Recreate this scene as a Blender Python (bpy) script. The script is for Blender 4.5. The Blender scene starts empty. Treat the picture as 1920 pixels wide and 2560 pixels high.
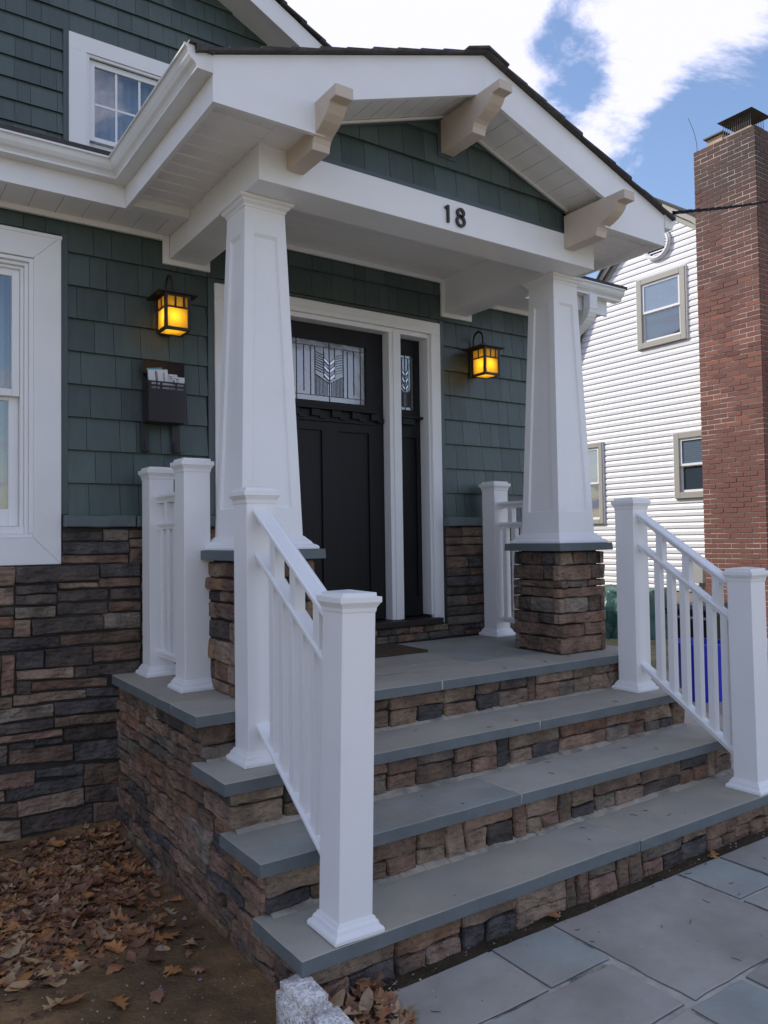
import bpy, bmesh, math, random
from mathutils import Vector, Matrix, noise as mnoise

# ------------------------------------------------------------------ camera, sky, sun, exposure
scene = bpy.context.scene
COL = scene.collection
R = math.radians
CAM = Vector((-0.259, -4.185, 1.419))
yaw, pit, rol = -0.6005, 0.03355, -0.01409
fw = Vector((-math.sin(yaw)*math.cos(pit), math.cos(yaw)*math.cos(pit), math.sin(pit)))
rt = Vector((math.cos(yaw), math.sin(yaw), 0))
up = rt.cross(fw)
cr, sr = math.cos(rol), math.sin(rol)
cR = cr*rt + sr*up
cU = -sr*rt + cr*up
cam = bpy.data.cameras.new('camera')
cam_ob = bpy.data.objects.new('camera', cam)
COL.objects.link(cam_ob)
cam.sensor_fit = 'VERTICAL'
cam.sensor_height = 36.0
cam.sensor_width = 27.0
cam.lens = 1951.23/2560*36
cam.clip_start = 0.05
cam.clip_end = 2000
cam_ob.matrix_world = Matrix(((cR.x, cU.x, -fw.x, CAM.x), (cR.y, cU.y, -fw.y, CAM.y), (cR.z, cU.z, -fw.z, CAM.z), (0, 0, 0, 1)))
scene.camera = cam_ob

SUN_AZ, SUN_EL = -40.0, 40.0          # clockwise from +Y (straight behind the house), elevation
world = bpy.data.worlds.new('World')
scene.world = world
world.use_nodes = True
wt = world.node_tree
wn, wl = wt.nodes, wt.links
wn.clear()
def N(t, **kw):
    n = wn.new(t)
    for k, v in kw.items():
        setattr(n, k, v)
    return n
w_out = N('ShaderNodeOutputWorld')
w_bg = N('ShaderNodeBackground')
w_bg.inputs[1].default_value = 0.11
sky = N('ShaderNodeTexSky', sky_type='NISHITA')
sky.sun_disc = False
sky.sun_elevation = R(SUN_EL)
sky.sun_rotation = R(SUN_AZ)
sky.air_density = 1.2
sky.dust_density = 0.6
sky.ozone_density = 1.5
w_tc = N('ShaderNodeTexCoord')
w_sep = N('ShaderNodeSeparateXYZ')
wl.new(w_tc.outputs['Generated'], w_sep.inputs[0])
def wmath(op, a, b=None, c=None, clamp=False):
    n = N('ShaderNodeMath', operation=op)
    n.use_clamp = clamp
    for i, v in enumerate((a, b, c)):
        if v is None:
            continue
        if isinstance(v, (int, float)):
            n.inputs[i].default_value = v
        else:
            wl.new(v, n.inputs[i])
    return n.outputs[0]
zc = wmath('MAXIMUM', w_sep.outputs[2], 0.0)
zc = wmath('ADD', zc, 0.18)
cxp = wmath('DIVIDE', w_sep.outputs[0], zc)
cyp = wmath('DIVIDE', w_sep.outputs[1], zc)
w_cmb = N('ShaderNodeCombineXYZ')
wl.new(cxp, w_cmb.inputs[0]); wl.new(cyp, w_cmb.inputs[1])
w_cmb.inputs[2].default_value = 3.7
w_n1 = N('ShaderNodeTexNoise')
w_n1.inputs['Scale'].default_value = 2.1
w_n1.inputs['Detail'].default_value = 9
w_n1.inputs['Roughness'].default_value = 0.66
w_n1.inputs['Distortion'].default_value = 0.55
wl.new(w_cmb.outputs[0], w_n1.inputs['Vector'])
# the clear gap in the cloud cover beside the neighbour's chimney
def gap(dirv, sharp, amount):
    d = N('ShaderNodeVectorMath', operation='DOT_PRODUCT')
    wl.new(w_tc.outputs['Generated'], d.inputs[0])
    d.inputs[1].default_value = Vector(dirv).normalized()
    m = N('ShaderNodeMapRange', interpolation_type='SMOOTHSTEP')
    wl.new(d.outputs['Value'], m.inputs['Value'])
    m.inputs['From Min'].default_value = sharp
    m.inputs['From Max'].default_value = 1.0
    m.inputs['To Min'].default_value = 0.0
    m.inputs['To Max'].default_value = amount
    return m.outputs['Result']
def pixdir(x, y):
    return fw + cR*(x-960)/1951.23 - cU*(y-1280)/1951.23
dens = wmath('ADD', w_n1.outputs['Fac'], 0.0)
for px, py, sh, am in ((1150, 60, 0.93, -0.24), (1650, 220, 0.985, -0.22), (1640, 600, 0.974, 0.42), (1500, 60, 0.9960, 0.30), (1890, 230, 0.992, 0.24), (1390, 190, 0.9975, 0.17)):
    dens = wmath('SUBTRACT', dens, gap(pixdir(px, py), sh, am))
w_cm = N('ShaderNodeMapRange', interpolation_type='SMOOTHSTEP')
wl.new(dens, w_cm.inputs['Value'])
w_cm.inputs['From Min'].default_value = 0.455
w_cm.inputs['From Max'].default_value = 0.60
w_mix = N('ShaderNodeMix', data_type='RGBA')
wl.new(w_cm.outputs['Result'], w_mix.inputs['Factor'])
w_gain = N('ShaderNodeMix', data_type='RGBA', blend_type='MULTIPLY')
w_gain.inputs['Factor'].default_value = 1.0
wl.new(sky.outputs[0], w_gain.inputs['A'])
w_gain.inputs['B'].default_value = (1.46, 1.46, 1.60, 1)
wl.new(w_gain.outputs['Result'], w_mix.inputs['A'])
w_mix.inputs['B'].default_value = (7.8, 7.8, 9.8, 1)
wl.new(w_mix.outputs['Result'], w_bg.inputs[0])
wl.new(w_bg.outputs[0], w_out.inputs[0])

sun = bpy.data.lights.new('sun', 'SUN')
sun.energy = 3.6
sun.angle = R(0.6)
sun.color = (1.0, 0.94, 0.85)
sun_ob = bpy.data.objects.new('sun', sun)
COL.objects.link(sun_ob)
to_sun = Vector((math.sin(R(SUN_AZ))*math.cos(R(SUN_EL)), math.cos(R(SUN_AZ))*math.cos(R(SUN_EL)), math.sin(R(SUN_EL))))
sun_ob.rotation_euler = to_sun.to_track_quat('Z', 'Y').to_euler()
sun_ob.location = (-6, 8, 12)

scene.view_settings.view_transform = 'Standard'
scene.view_settings.look = 'None'
scene.view_settings.gamma = 1.0
scene.view_settings.exposure = 0.20
scene.cycles.max_bounces = 8
scene.cycles.diffuse_bounces = 4
scene.cycles.transparent_max_bounces = 12

# ------------------------------------------------------------------ materials
def material(name, col, rough=0.6, var=0.0, vscale=4.0, bump=0.0, bscale=30.0, bdist=0.01, col2=None, mixscale=3.0, mixlo=0.45, mixhi=0.6,
             objvar=0.0, spec=0.5, stretch=(1, 1, 1), coat=0.0, detail=6, hue=0.0, dots=None, ridged=0.0):
    m = bpy.data.materials.new(name)
    m.use_nodes = True
    nt = m.node_tree
    n, l = nt.nodes, nt.links
    b = n['Principled BSDF']
    b.inputs['Roughness'].default_value = rough
    b.inputs['Specular IOR Level'].default_value = spec
    b.inputs['Coat Weight'].default_value = coat
    tc = n.new('ShaderNodeTexCoord')
    oi = n.new('ShaderNodeObjectInfo')
    off = n.new('ShaderNodeVectorMath'); off.operation = 'MULTIPLY_ADD'
    cmb = n.new('ShaderNodeCombineXYZ')
    for i in range(3):
        l.new(oi.outputs['Random'], cmb.inputs[i])
    l.new(cmb.outputs[0], off.inputs[0])
    off.inputs[1].default_value = (37.0, 53.0, 71.0)
    mp = n.new('ShaderNodeMapping')
    mp.inputs['Scale'].default_value = stretch
    l.new(tc.outputs['Object'], mp.inputs['Vector'])
    l.new(mp.outputs[0], off.inputs[2])
    vec = off.outputs[0]
    rgb = n.new('ShaderNodeRGB'); rgb.outputs[0].default_value = (*col, 1)
    cur = rgb.outputs[0]
    if col2 is not None:
        nz = n.new('ShaderNodeTexNoise')
        nz.inputs['Scale'].default_value = mixscale; nz.inputs['Detail'].default_value = detail
        nz.inputs['Roughness'].default_value = 0.6
        l.new(vec, nz.inputs['Vector'])
        mr = n.new('ShaderNodeMapRange'); mr.interpolation_type = 'SMOOTHSTEP'
        mr.inputs['From Min'].default_value = mixlo; mr.inputs['From Max'].default_value = mixhi
        l.new(nz.outputs['Fac'], mr.inputs['Value'])
        mx = n.new('ShaderNodeMix'); mx.data_type = 'RGBA'
        l.new(mr.outputs[0], mx.inputs['Factor']); l.new(cur, mx.inputs['A']); mx.inputs['B'].default_value = (*col2, 1)
        cur = mx.outputs['Result']
    if dots is not None:
        nz = n.new('ShaderNodeTexNoise'); nz.inputs['Scale'].default_value = dots[1]; nz.inputs['Detail'].default_value = 2
        l.new(vec, nz.inputs['Vector'])
        mr = n.new('ShaderNodeMapRange'); mr.inputs['From Min'].default_value = dots[2]; mr.inputs['From Max'].default_value = dots[2]+0.06
        l.new(nz.outputs['Fac'], mr.inputs['Value'])
        mx = n.new('ShaderNodeMix'); mx.data_type = 'RGBA'
        l.new(mr.outputs[0], mx.inputs['Factor']); l.new(cur, mx.inputs['A']); mx.inputs['B'].default_value = (*dots[0], 1)
        cur = mx.outputs['Result']
    if var or objvar or hue:
        hs = n.new('ShaderNodeHueSaturation')
        l.new(cur, hs.inputs['Color'])
        val = None
        if var:
            nz = n.new('ShaderNodeTexNoise'); nz.inputs['Scale'].default_value = vscale; nz.inputs['Detail'].default_value = 7
            nz.inputs['Roughness'].default_value = 0.62
            l.new(vec, nz.inputs['Vector'])
            mr = n.new('ShaderNodeMapRange')
            mr.inputs['From Min'].default_value = 0.25; mr.inputs['From Max'].default_value = 0.75
            mr.inputs['To Min'].default_value = 1-var; mr.inputs['To Max'].default_value = 1+var
            l.new(nz.outputs['Fac'], mr.inputs['Value'])
            val = mr.outputs[0]
        if objvar:
            mr2 = n.new('ShaderNodeMapRange')
            mr2.inputs['To Min'].default_value = 1-objvar; mr2.inputs['To Max'].default_value = 1+objvar
            l.new(oi.outputs['Random'], mr2.inputs['Value'])
            if val is None:
                val = mr2.outputs[0]
            else:
                mm = n.new('ShaderNodeMath'); mm.operation = 'MULTIPLY'
                l.new(val, mm.inputs[0]); l.new(mr2.outputs[0], mm.inputs[1])
                val = mm.outputs[0]
        if val is not None:
            l.new(val, hs.inputs['Value'])
        if hue:
            mr3 = n.new('ShaderNodeMapRange')
            mr3.inputs['To Min'].default_value = 0.5-hue; mr3.inputs['To Max'].default_value = 0.5+hue
            fr = n.new('ShaderNodeMath'); fr.operation = 'FRACT'
            ml = n.new('ShaderNodeMath'); ml.operation = 'MULTIPLY'; ml.inputs[1].default_value = 13.7
            l.new(oi.outputs['Random'], ml.inputs[0]); l.new(ml.outputs[0], fr.inputs[0]); l.new(fr.outputs[0], mr3.inputs['Value'])
            l.new(mr3.outputs[0], hs.inputs['Hue'])
        cur = hs.outputs['Color']
    l.new(cur, b.inputs['Base Color'])
    if bump:
        nz = n.new('ShaderNodeTexNoise'); nz.inputs['Scale'].default_value = bscale; nz.inputs['Detail'].default_value = 5
        nz.inputs['Roughness'].default_value = 0.65
        l.new(vec, nz.inputs['Vector'])
        bp = n.new('ShaderNodeBump'); bp.inputs['Strength'].default_value = bump; bp.inputs['Distance'].default_value = bdist
        l.new(nz.outputs['Fac'], bp.inputs['Height'])
        if ridged:
            mp2 = n.new('ShaderNodeMapping'); mp2.inputs['Scale'].default_value = (1.0, 1.0, 2.6)
            l.new(vec, mp2.inputs['Vector'])
            vz = n.new('ShaderNodeTexVoronoi'); vz.feature = 'F1'; vz.inputs['Scale'].default_value = 17.0
            l.new(mp2.outputs[0], vz.inputs['Vector'])
            bp2 = n.new('ShaderNodeBump'); bp2.inputs['Strength'].default_value = ridged; bp2.inputs['Distance'].default_value = 0.02
            l.new(vz.outputs['Distance'], bp2.inputs['Height']); l.new(bp.outputs[0], bp2.inputs['Normal'])
            l.new(bp2.outputs[0], b.inputs['Normal'])
        else:
            l.new(bp.outputs[0], b.inputs['Normal'])
    return m

WHITE = material('white_trim_paint', (0.81, 0.805, 0.80), 0.42, var=0.03, vscale=3, bump=0.04, bscale=60, bdist=0.003, col2=(0.76, 0.75, 0.735), mixscale=1.6, mixlo=0.5, mixhi=0.8)
PVC = material('white_railing_vinyl', (0.82, 0.815, 0.81), 0.33, var=0.025, vscale=2.5, bump=0.02, bscale=40, bdist=0.002, col2=(0.77, 0.765, 0.755), mixscale=2.2, mixlo=0.52, mixhi=0.8)
SOFFIT = material('soffit_vinyl', (0.79, 0.78, 0.76), 0.45, var=0.03, vscale=2, objvar=0.015)
ALU = material('gutter_aluminium_paint', (0.76, 0.76, 0.745), 0.28, var=0.05, vscale=3, col2=(0.66, 0.64, 0.60), mixscale=2.5, mixlo=0.52, mixhi=0.75, stretch=(1, 1, 0.4))
BEIGE = material('tan_bracket_paint', (0.56, 0.47, 0.385), 0.55, var=0.04, vscale=5, bump=0.05, bscale=40, bdist=0.003)
GREEN = material('green_siding', (0.054, 0.080, 0.073), 0.42, var=0.16, vscale=12, bump=0.35, bscale=26, bdist=0.004, objvar=0.22, stretch=(2.4, 2.4, 0.5), spec=0.6)
GREENT = material('green_trim', (0.050, 0.075, 0.077), 0.42, var=0.06, vscale=6, spec=0.6)
MORTAR_D = material('dark_joint', (0.045, 0.042, 0.038), 0.95, var=0.3, vscale=20, bump=0.4, bscale=60)
MORTAR = material('grey_mortar', (0.40, 0.36, 0.29), 0.95, var=0.25, vscale=14, bump=0.5, bscale=70, bdist=0.006, col2=(0.22, 0.20, 0.17), mixscale=6, mixlo=0.45, mixhi=0.65)
JOINT = material('pale_paving_joint', (0.46, 0.42, 0.345), 0.95, var=0.25, vscale=10, bump=0.5, bscale=60, bdist=0.006, col2=(0.16, 0.13, 0.10), mixscale=4, mixlo=0.5, mixhi=0.66)
def stone_mat(n, c, c2, **k):
    return material(n, c, 0.88, var=0.42, vscale=22, bump=1.0, bscale=24, bdist=0.030, col2=c2, mixscale=11, mixlo=0.44, mixhi=0.58, objvar=0.20, spec=0.22, hue=0.01, ridged=0.6, **k)
STONES = {
    'd': stone_mat('stone_dark', (0.128, 0.102, 0.086), (0.076, 0.064, 0.057)),
    's': stone_mat('stone_slate', (0.116, 0.105, 0.103), (0.068, 0.061, 0.059)),
    'b': stone_mat('stone_brown', (0.215, 0.146, 0.104), (0.128, 0.092, 0.071)),
    't': stone_mat('stone_tan', (0.315, 0.232, 0.170), (0.205, 0.146, 0.106)),
    'p': stone_mat('stone_pinkish', (0.295, 0.193, 0.139), (0.190, 0.122, 0.089)),
    'r': stone_mat('stone_rust', (0.300, 0.175, 0.110), (0.185, 0.115, 0.080)),
    'g': stone_mat('stone_grey', (0.260, 0.215, 0.172), (0.160, 0.130, 0.106)),
}
BLUE = material('bluestone', (0.385, 0.362, 0.305), 0.8, var=0.22, vscale=3.2, bump=0.4, bscale=32, bdist=0.006, col2=(0.360, 0.325, 0.258), mixscale=1.6, mixlo=0.4, mixhi=0.65, objvar=0.05, spec=0.3, dots=((0.46, 0.45, 0.43), 60, 0.74))
BLUE2 = material('bluestone_bluer', (0.295, 0.312, 0.282), 0.8, var=0.20, vscale=3.2, bump=0.4, bscale=32, bdist=0.006, col2=(0.320, 0.305, 0.258), mixscale=2.0, objvar=0.05, spec=0.3, dots=((0.44, 0.44, 0.43), 60, 0.74))
PAVE = material('paving_bluestone', (0.370, 0.350, 0.310), 0.82, var=0.22, vscale=3.0, bump=0.4, bscale=30, bdist=0.006, col2=(0.325, 0.292, 0.242), mixscale=1.3, mixlo=0.4, mixhi=0.68, objvar=0.10, spec=0.3, dots=((0.5, 0.48, 0.45), 55, 0.735))
EDGE = material('bluestone_cut_edge', (0.135, 0.155, 0.160), 0.8, var=0.15, vscale=9, bump=0.35, bscale=40, bdist=0.005, spec=0.3)
CAPST = material('bluestone_cap', (0.120, 0.145, 0.150), 0.7, var=0.12, vscale=9, bump=0.2, bscale=45, bdist=0.004, spec=0.35)
DOORM = material('black_brown_door', (0.009, 0.0085, 0.0095), 0.5, spec=0.28, var=0.25, vscale=8, bump=0.12, bscale=30, bdist=0.002, stretch=(6, 6, 0.6))
IRON = material('dark_bronze_metal', (0.022, 0.016, 0.014), 0.5, var=0.2, vscale=10, bump=0.1, bscale=80, bdist=0.002)
BOXM = material('mailbox_bronze', (0.020, 0.016, 0.018), 0.42, var=0.12, vscale=10, bump=0.05, bscale=150, bdist=0.001)
LEAD = material('lead_grey', (0.09, 0.095, 0.10), 0.5)
ROOF = material('asphalt_shingle', (0.065, 0.058, 0.056), 0.95, var=0.4, vscale=40, bump=0.6, bscale=120, bdist=0.004, objvar=0.25)
DRIP = material('brown_drip_edge', (0.035, 0.022, 0.018), 0.5)
SOIL = material('soil', (0.27, 0.162, 0.078), 0.95, var=0.35, vscale=12, bump=0.9, bscale=45, bdist=0.02, col2=(0.15, 0.092, 0.046), mixscale=2.5, mixlo=0.4, mixhi=0.62, dots=((0.26, 0.23, 0.18), 110, 0.70), spec=0.2)
GRANITE = material('grey_granite', (0.84, 0.80, 0.74), 0.85, var=0.22, vscale=60, bump=0.8, bscale=30, bdist=0.02, col2=(0.58, 0.55, 0.53), mixscale=70, mixlo=0.45, mixhi=0.55, dots=((0.22, 0.21, 0.21), 150, 0.60), spec=0.3)
BRICK = None
NBWHITE = material('white_vinyl_siding', (0.74, 0.73, 0.74), 0.4, var=0.03, vscale=1.5, objvar=0.015)
NBTRIM = material('taupe_window_trim', (0.36, 0.34, 0.30), 0.6, var=0.05, vscale=3)
MATM = material('coir_mat', (0.085, 0.055, 0.028), 1.0, var=0.4, vscale=40, bump=1.0, bscale=180, bdist=0.01)
PAPER = material('paper_white', (0.72, 0.72, 0.74), 0.7)
PAPERC = material('paper_teal', (0.10, 0.34, 0.42), 0.5)
PAPERP = material('paper_pink', (0.55, 0.18, 0.20), 0.5)
INK = material('print_ink', (0.05, 0.06, 0.09), 0.7)
CURTAIN = material('lace_curtain', (0.30, 0.31, 0.35), 0.9, var=0.2, vscale=14)
DARKROOM = material('dark_interior', (0.02, 0.02, 0.022), 0.9)

def glass_mat(name, tint=(0.85, 0.9, 0.92), ior=2.0, rough=0.01, wav=0.0, wscale=6.0, strength=1.0):
    m = bpy.data.materials.new(name); m.use_nodes = True
    nt = m.node_tree; n, l = nt.nodes, nt.links
    n.remove(n['Principled BSDF'])
    out = n['Material Output']
    tr = n.new('ShaderNodeBsdfTransparent'); tr.inputs[0].default_value = (*tint, 1)
    gl = n.new('ShaderNodeBsdfGlossy'); gl.inputs['Roughness'].default_value = rough
    gl.inputs['Color'].default_value = (1, 1, 1, 1)
    fr = n.new('ShaderNodeFresnel'); fr.inputs['IOR'].default_value = ior
    mx = n.new('ShaderNodeMixShader')
    if wav:
        nz = n.new('ShaderNodeTexNoise'); nz.inputs['Scale'].default_value = wscale; nz.inputs['Detail'].default_value = 2
        tc = n.new('ShaderNodeTexCoord'); l.new(tc.outputs['Object'], nz.inputs['Vector'])
        bp = n.new('ShaderNodeBump'); bp.inputs['Strength'].default_value = wav; bp.inputs['Distance'].default_value = 0.01
        l.new(nz.outputs['Fac'], bp.inputs['Height']); l.new(bp.outputs[0], gl.inputs['Normal'])
    ge = n.new('ShaderNodeNewGeometry'); iv = n.new('ShaderNodeMath'); iv.operation = 'SUBTRACT'; iv.inputs[0].default_value = 1.0
    l.new(ge.outputs['Backfacing'], iv.inputs[1])
    mu_ = n.new('ShaderNodeMath'); mu_.operation = 'MULTIPLY'; l.new(fr.outputs[0], mu_.inputs[0]); l.new(iv.outputs[0], mu_.inputs[1])
    l.new(mu_.outputs[0], mx.inputs[0]); l.new(tr.outputs[0], mx.inputs[1]); l.new(gl.outputs[0], mx.inputs[2])
    l.new(mx.outputs[0], out.inputs[0])
    return m
GLASS = glass_mat('window_glass', ior=2.5, wav=0.06, wscale=3.0)
LEADGLASS = glass_mat('textured_leaded_glass', tint=(0.45, 0.50, 0.54), ior=3.0, rough=0.16, wav=0.10, wscale=16)
BEVELGLASS = glass_mat('bevelled_glass', tint=(0.8, 0.83, 0.85), ior=5.0, rough=0.12, wav=0.08, wscale=30)
def amber_mat():
    m = bpy.data.materials.new('amber_seedy_glass'); m.use_nodes = True
    nt = m.node_tree; n, l = nt.nodes, nt.links
    n.remove(n['Principled BSDF'])
    tl = n.new('ShaderNodeBsdfTranslucent'); tl.inputs[0].default_value = (1.0, 0.80, 0.24, 1)
    df = n.new('ShaderNodeBsdfDiffuse'); df.inputs[0].default_value = (0.5, 0.30, 0.10, 1)
    mx = n.new('ShaderNodeMixShader'); mx.inputs[0].default_value = 0.25
    l.new(tl.outputs[0], mx.inputs[1]); l.new(df.outputs[0], mx.inputs[2]); l.new(mx.outputs[0], n['Material Output'].inputs[0])
    return m
AMBER = amber_mat()
def emit_mat(name, col, s):
    m = bpy.data.materials.new(name); m.use_nodes = True
    b = m.node_tree.nodes['Principled BSDF']
    b.inputs['Emission Color'].default_value = (*col, 1); b.inputs['Emission Strength'].default_value = s
    return m
BULB = emit_mat('lit_bulb', (1.0, 0.72, 0.30), 10.0)

# ------------------------------------------------------------------ mesh helpers
rng = random.Random(7)
class MB:
    def __init__(s):
        s.v = []; s.f = []; s.mi = []
    def add(s, verts, faces, mi=0):
        o = len(s.v)
        s.v += [tuple(p) for p in verts]
        s.f += [tuple(i+o for i in f) for f in faces]
        s.mi += [mi]*len(faces)
        return s
    def box(s, x0, x1, y0, y1, z0, z1, mi=0):
        x0, x1 = sorted((x0, x1)); y0, y1 = sorted((y0, y1)); z0, z1 = sorted((z0, z1))
        return s.add([(x0, y0, z0), (x1, y0, z0), (x1, y1, z0), (x0, y1, z0), (x0, y0, z1), (x1, y0, z1), (x1, y1, z1), (x0, y1, z1)],
                     [(0, 3, 2, 1), (4, 5, 6, 7), (0, 1, 5, 4), (1, 2, 6, 5), (2, 3, 7, 6), (3, 0, 4, 7)], mi)
    def prism(s, A, B, mi=0):
        """two matching point loops joined into a closed solid"""
        n = len(A)
        f = [tuple(range(n-1, -1, -1)), tuple(range(n, 2*n))]
        f += [(i, (i+1) % n, n+(i+1) % n, n+i) for i in range(n)]
        return s.add(list(A)+list(B), f, mi)
    def ext_y(s, pts, y0, y1, mi=0):
        return s.prism([(x, y0, z) for x, z in pts], [(x, y1, z) for x, z in pts], mi)
    def ext_x(s, pts, x0, x1, mi=0):
        return s.prism([(x0, y, z) for y, z in pts], [(x1, y, z) for y, z in pts], mi)
    def ext_z(s, pts, z0, z1, mi=0):
        return s.prism([(x, y, z0) for x, y in pts], [(x, y, z1) for x, y in pts], mi)
    def sq(s, cx, cy, prof, mi=0):
        n = len(prof); vv = []
        for h, z in prof:
            vv += [(cx-h, cy-h, z), (cx+h, cy-h, z), (cx+h, cy+h, z), (cx-h, cy+h, z)]
        f = [(3, 2, 1, 0), tuple(range(4*n-4, 4*n))]
        for i in range(n-1):
            for j in range(4):
                f.append((4*i+j, 4*i+(j+1) % 4, 4*i+4+(j+1) % 4, 4*i+4+j))
        return s.add(vv, f, mi)
    def tube(s, path, r, n=8, mi=0):
        path = [Vector(p) for p in path]; vv = []; m = len(path)
        for i, p in enumerate(path):
            d = (path[min(i+1, m-1)]-path[max(i-1, 0)]).normalized()
            a = d.orthogonal().normalized() if abs(d.z) > 0.95 else d.cross(Vector((0, 0, 1))).normalized()
            b = d.cross(a)
            rr = r[i] if isinstance(r, (list, tuple)) else r
            vv += [p+a*rr*math.cos(2*math.pi*k/n)+b*rr*math.sin(2*math.pi*k/n) for k in range(n)]
        f = [tuple(range(n)), tuple(range((m-1)*n, m*n))]
        for i in range(m-1):
            for k in range(n):
                f.append((i*n+k, i*n+(k+1) % n, (i+1)*n+(k+1) % n, (i+1)*n+k))
        return s.add(vv, f, mi)
    def lathe(s, cx, cy, prof, n=24, mi=0):
        vv = []; m = len(prof)
        for r, z in prof:
            vv += [(cx+r*math.cos(2*math.pi*k/n), cy+r*math.sin(2*math.pi*k/n), z) for k in range(n)]
        f = []
        for i in range(m-1):
            for k in range(n):
                f.append((i*n+k, i*n+(k+1) % n, (i+1)*n+(k+1) % n, (i+1)*n+k))
        f.append(tuple(range(n))); f.append(tuple(range((m-1)*n, m*n)))
        return s.add(vv, f, mi)
    def mesh(s, name, mats, bevel=0.0, smooth=False, seg=2):
        me = bpy.data.meshes.new(name)
        me.from_pydata(s.v, [], s.f)
        me.validate()
        bm = bmesh.new(); bm.from_mesh(me)
        bmesh.ops.recalc_face_normals(bm, faces=bm.faces)
        if bevel:
            es = [e for e in bm.edges if len(e.link_faces) == 2 and e.calc_face_angle(0) > 0.5]
            bmesh.ops.bevel(bm, geom=es, offset=bevel, segments=seg, profile=0.6, affect='EDGES', clamp_overlap=True)
        bm.to_mesh(me); bm.free()
        if not isinstance(mats, (list, tuple)):
            mats = [mats]
        for m in mats:
            me.materials.append(m)
        if len(mats) > 1 and not bevel:
            for p, mi in zip(me.polygons, s.mi):
                p.material_index = mi
        if smooth:
            for p in me.polygons:
                p.use_smooth = True
        return me
    def build(s, name, mats, parent=None, bevel=0.0, smooth=False, seg=2):
        return link(name, s.mesh(name, mats, bevel, smooth, seg), parent)

def link(name, data, parent=None):
    o = bpy.data.objects.new(name, data)
    COL.objects.link(o)
    if parent is not None:
        attach(o, parent)
    return o
BASE = {}
def attach(o, parent):
    o.parent = parent
    if parent.name in BASE:
        o.matrix_parent_inverse = Matrix.Translation(BASE[parent.name]).inverted()
def tag(o, label, cat, group=None, kind=None):
    if label: o['label'] = label
    if cat: o['category'] = cat
    if group: o['group'] = group
    if kind: o['kind'] = kind
    return o
def thing(name, loc, label, cat, group=None):
    o = bpy.data.objects.new(name, None)
    o.empty_display_size = 0.2
    o.location = loc
    COL.objects.link(o)
    BASE[o.name] = Vector(loc)
    return tag(o, label, cat, group)
def structure(o):
    o['kind'] = 'structure'
    return o
def stuff(o):
    o['kind'] = 'stuff'
    return o

def nz3(p, s=1.0):
    return mnoise.noise(Vector(p)*s)

def stone_mesh(name, fn, quad, d, mat, gap=0.004, edge=0.009, drop=0.010, amp=0.006, jit=0.0025, cell=0.05, back=-0.012, seed=None, maxn=7):
    """one piece of stone: quad = four (u,v) corners, bulging to depth d along the face normal"""
    sd = rng.random()*100 if seed is None else seed
    (ax, ay), (bx, by), (cx, cy), (dx, dy) = quad
    L = (math.hypot(bx-ax, by-ay)+math.hypot(cx-dx, cy-dy))/2
    H = (math.hypot(dx-ax, dy-ay)+math.hypot(cx-bx, cy-by))/2
    def ring(T):
        n = max(1, min(maxn, int(T/cell+0.5)))
        e = min(0.3, edge/max(T, 1e-4)); g = min(0.2, gap/max(T, 1e-4))
        a = [g] + [g+e+(1-2*g-2*e)*i/n for i in range(n+1)] + [1-g]
        return a
    us, vs = ring(L), ring(H)
    nu, nv = len(us), len(vs)
    verts = []
    for j, t in enumerate(vs):
        for i, u in enumerate(us):
            px = (ax*(1-u)+bx*u)*(1-t)+(dx*(1-u)+cx*u)*t
            py = (ay*(1-u)+by*u)*(1-t)+(dy*(1-u)+cy*u)*t
            border = i in (0, nu-1) or j in (0, nv-1)
            cornr = i in (0, nu-1) and j in (0, nv-1)
            px += nz3((px*17+sd, py*17, 1.3+sd))*jit*1.6
            py += nz3((px*13, py*13+sd, 7.1+sd))*jit*1.6
            if cornr:
                px += (1 if i == 0 else -1)*edge*0.4; py += (1 if j == 0 else -1)*edge*0.4
            w = d + nz3((px*11+sd, py*15-sd, sd))*amp*1.5 + nz3((px*34, py*34, sd))*amp*0.5
            if border:
                w -= drop
            verts.append(fn(px, py, w))
    faces = [(j*nu+i, j*nu+i+1, (j+1)*nu+i+1, (j+1)*nu+i) for j in range(nv-1) for i in range(nu-1)]
    loop = [i for i in range(nu)] + [j*nu+nu-1 for j in range(1, nv)] + [(nv-1)*nu+i for i in range(nu-2, -1, -1)] + [j*nu for j in range(nv-2, 0, -1)]
    o = len(verts); k = len(loop)
    for idx in loop:
        j, i = divmod(idx, nu)
        u, t = us[i], vs[j]
        px = (ax*(1-u)+bx*u)*(1-t)+(dx*(1-u)+cx*u)*t
        py = (ay*(1-u)+by*u)*(1-t)+(dy*(1-u)+cy*u)*t
        verts.append(fn(px, py, back))
    nf = len(faces)
    for q in range(k):
        faces.append((loop[q], loop[(q+1) % k], o+(q+1) % k, o+q))
    m = MB(); m.add(verts, faces)
    m.mi = [0]*nf+[1]*k
    return m
def stone(fn, quad, d, col, parent, name='stone', **kw):
    mt = STONES[col] if isinstance(col, str) else col
    if name in ('tread', 'floor_slab', 'paving_slab'):
        o = stone_mesh(name, fn, quad, d, mt, **kw).build(name, [mt, EDGE], parent, smooth=True)
        for p in o.data.polygons:
            p.use_smooth = False
        return o
    return stone_mesh(name, fn, quad, d, mt, **kw).build(name, mt, parent, smooth=False)
def rect(u0, u1, v0, v1, j=0.0):
    r = lambda: rng.uniform(-j, j)
    return [(u0+r(), v0+r()), (u1+r(), v0+r()), (u1+r(), v1+r()), (u0+r(), v1+r())]
PAL = 'ddsbbbttppgbr'
def pick(prev=None):
    for _ in range(4):
        c = rng.choice(PAL)
        if c != prev:
            return c
    return c
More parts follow.
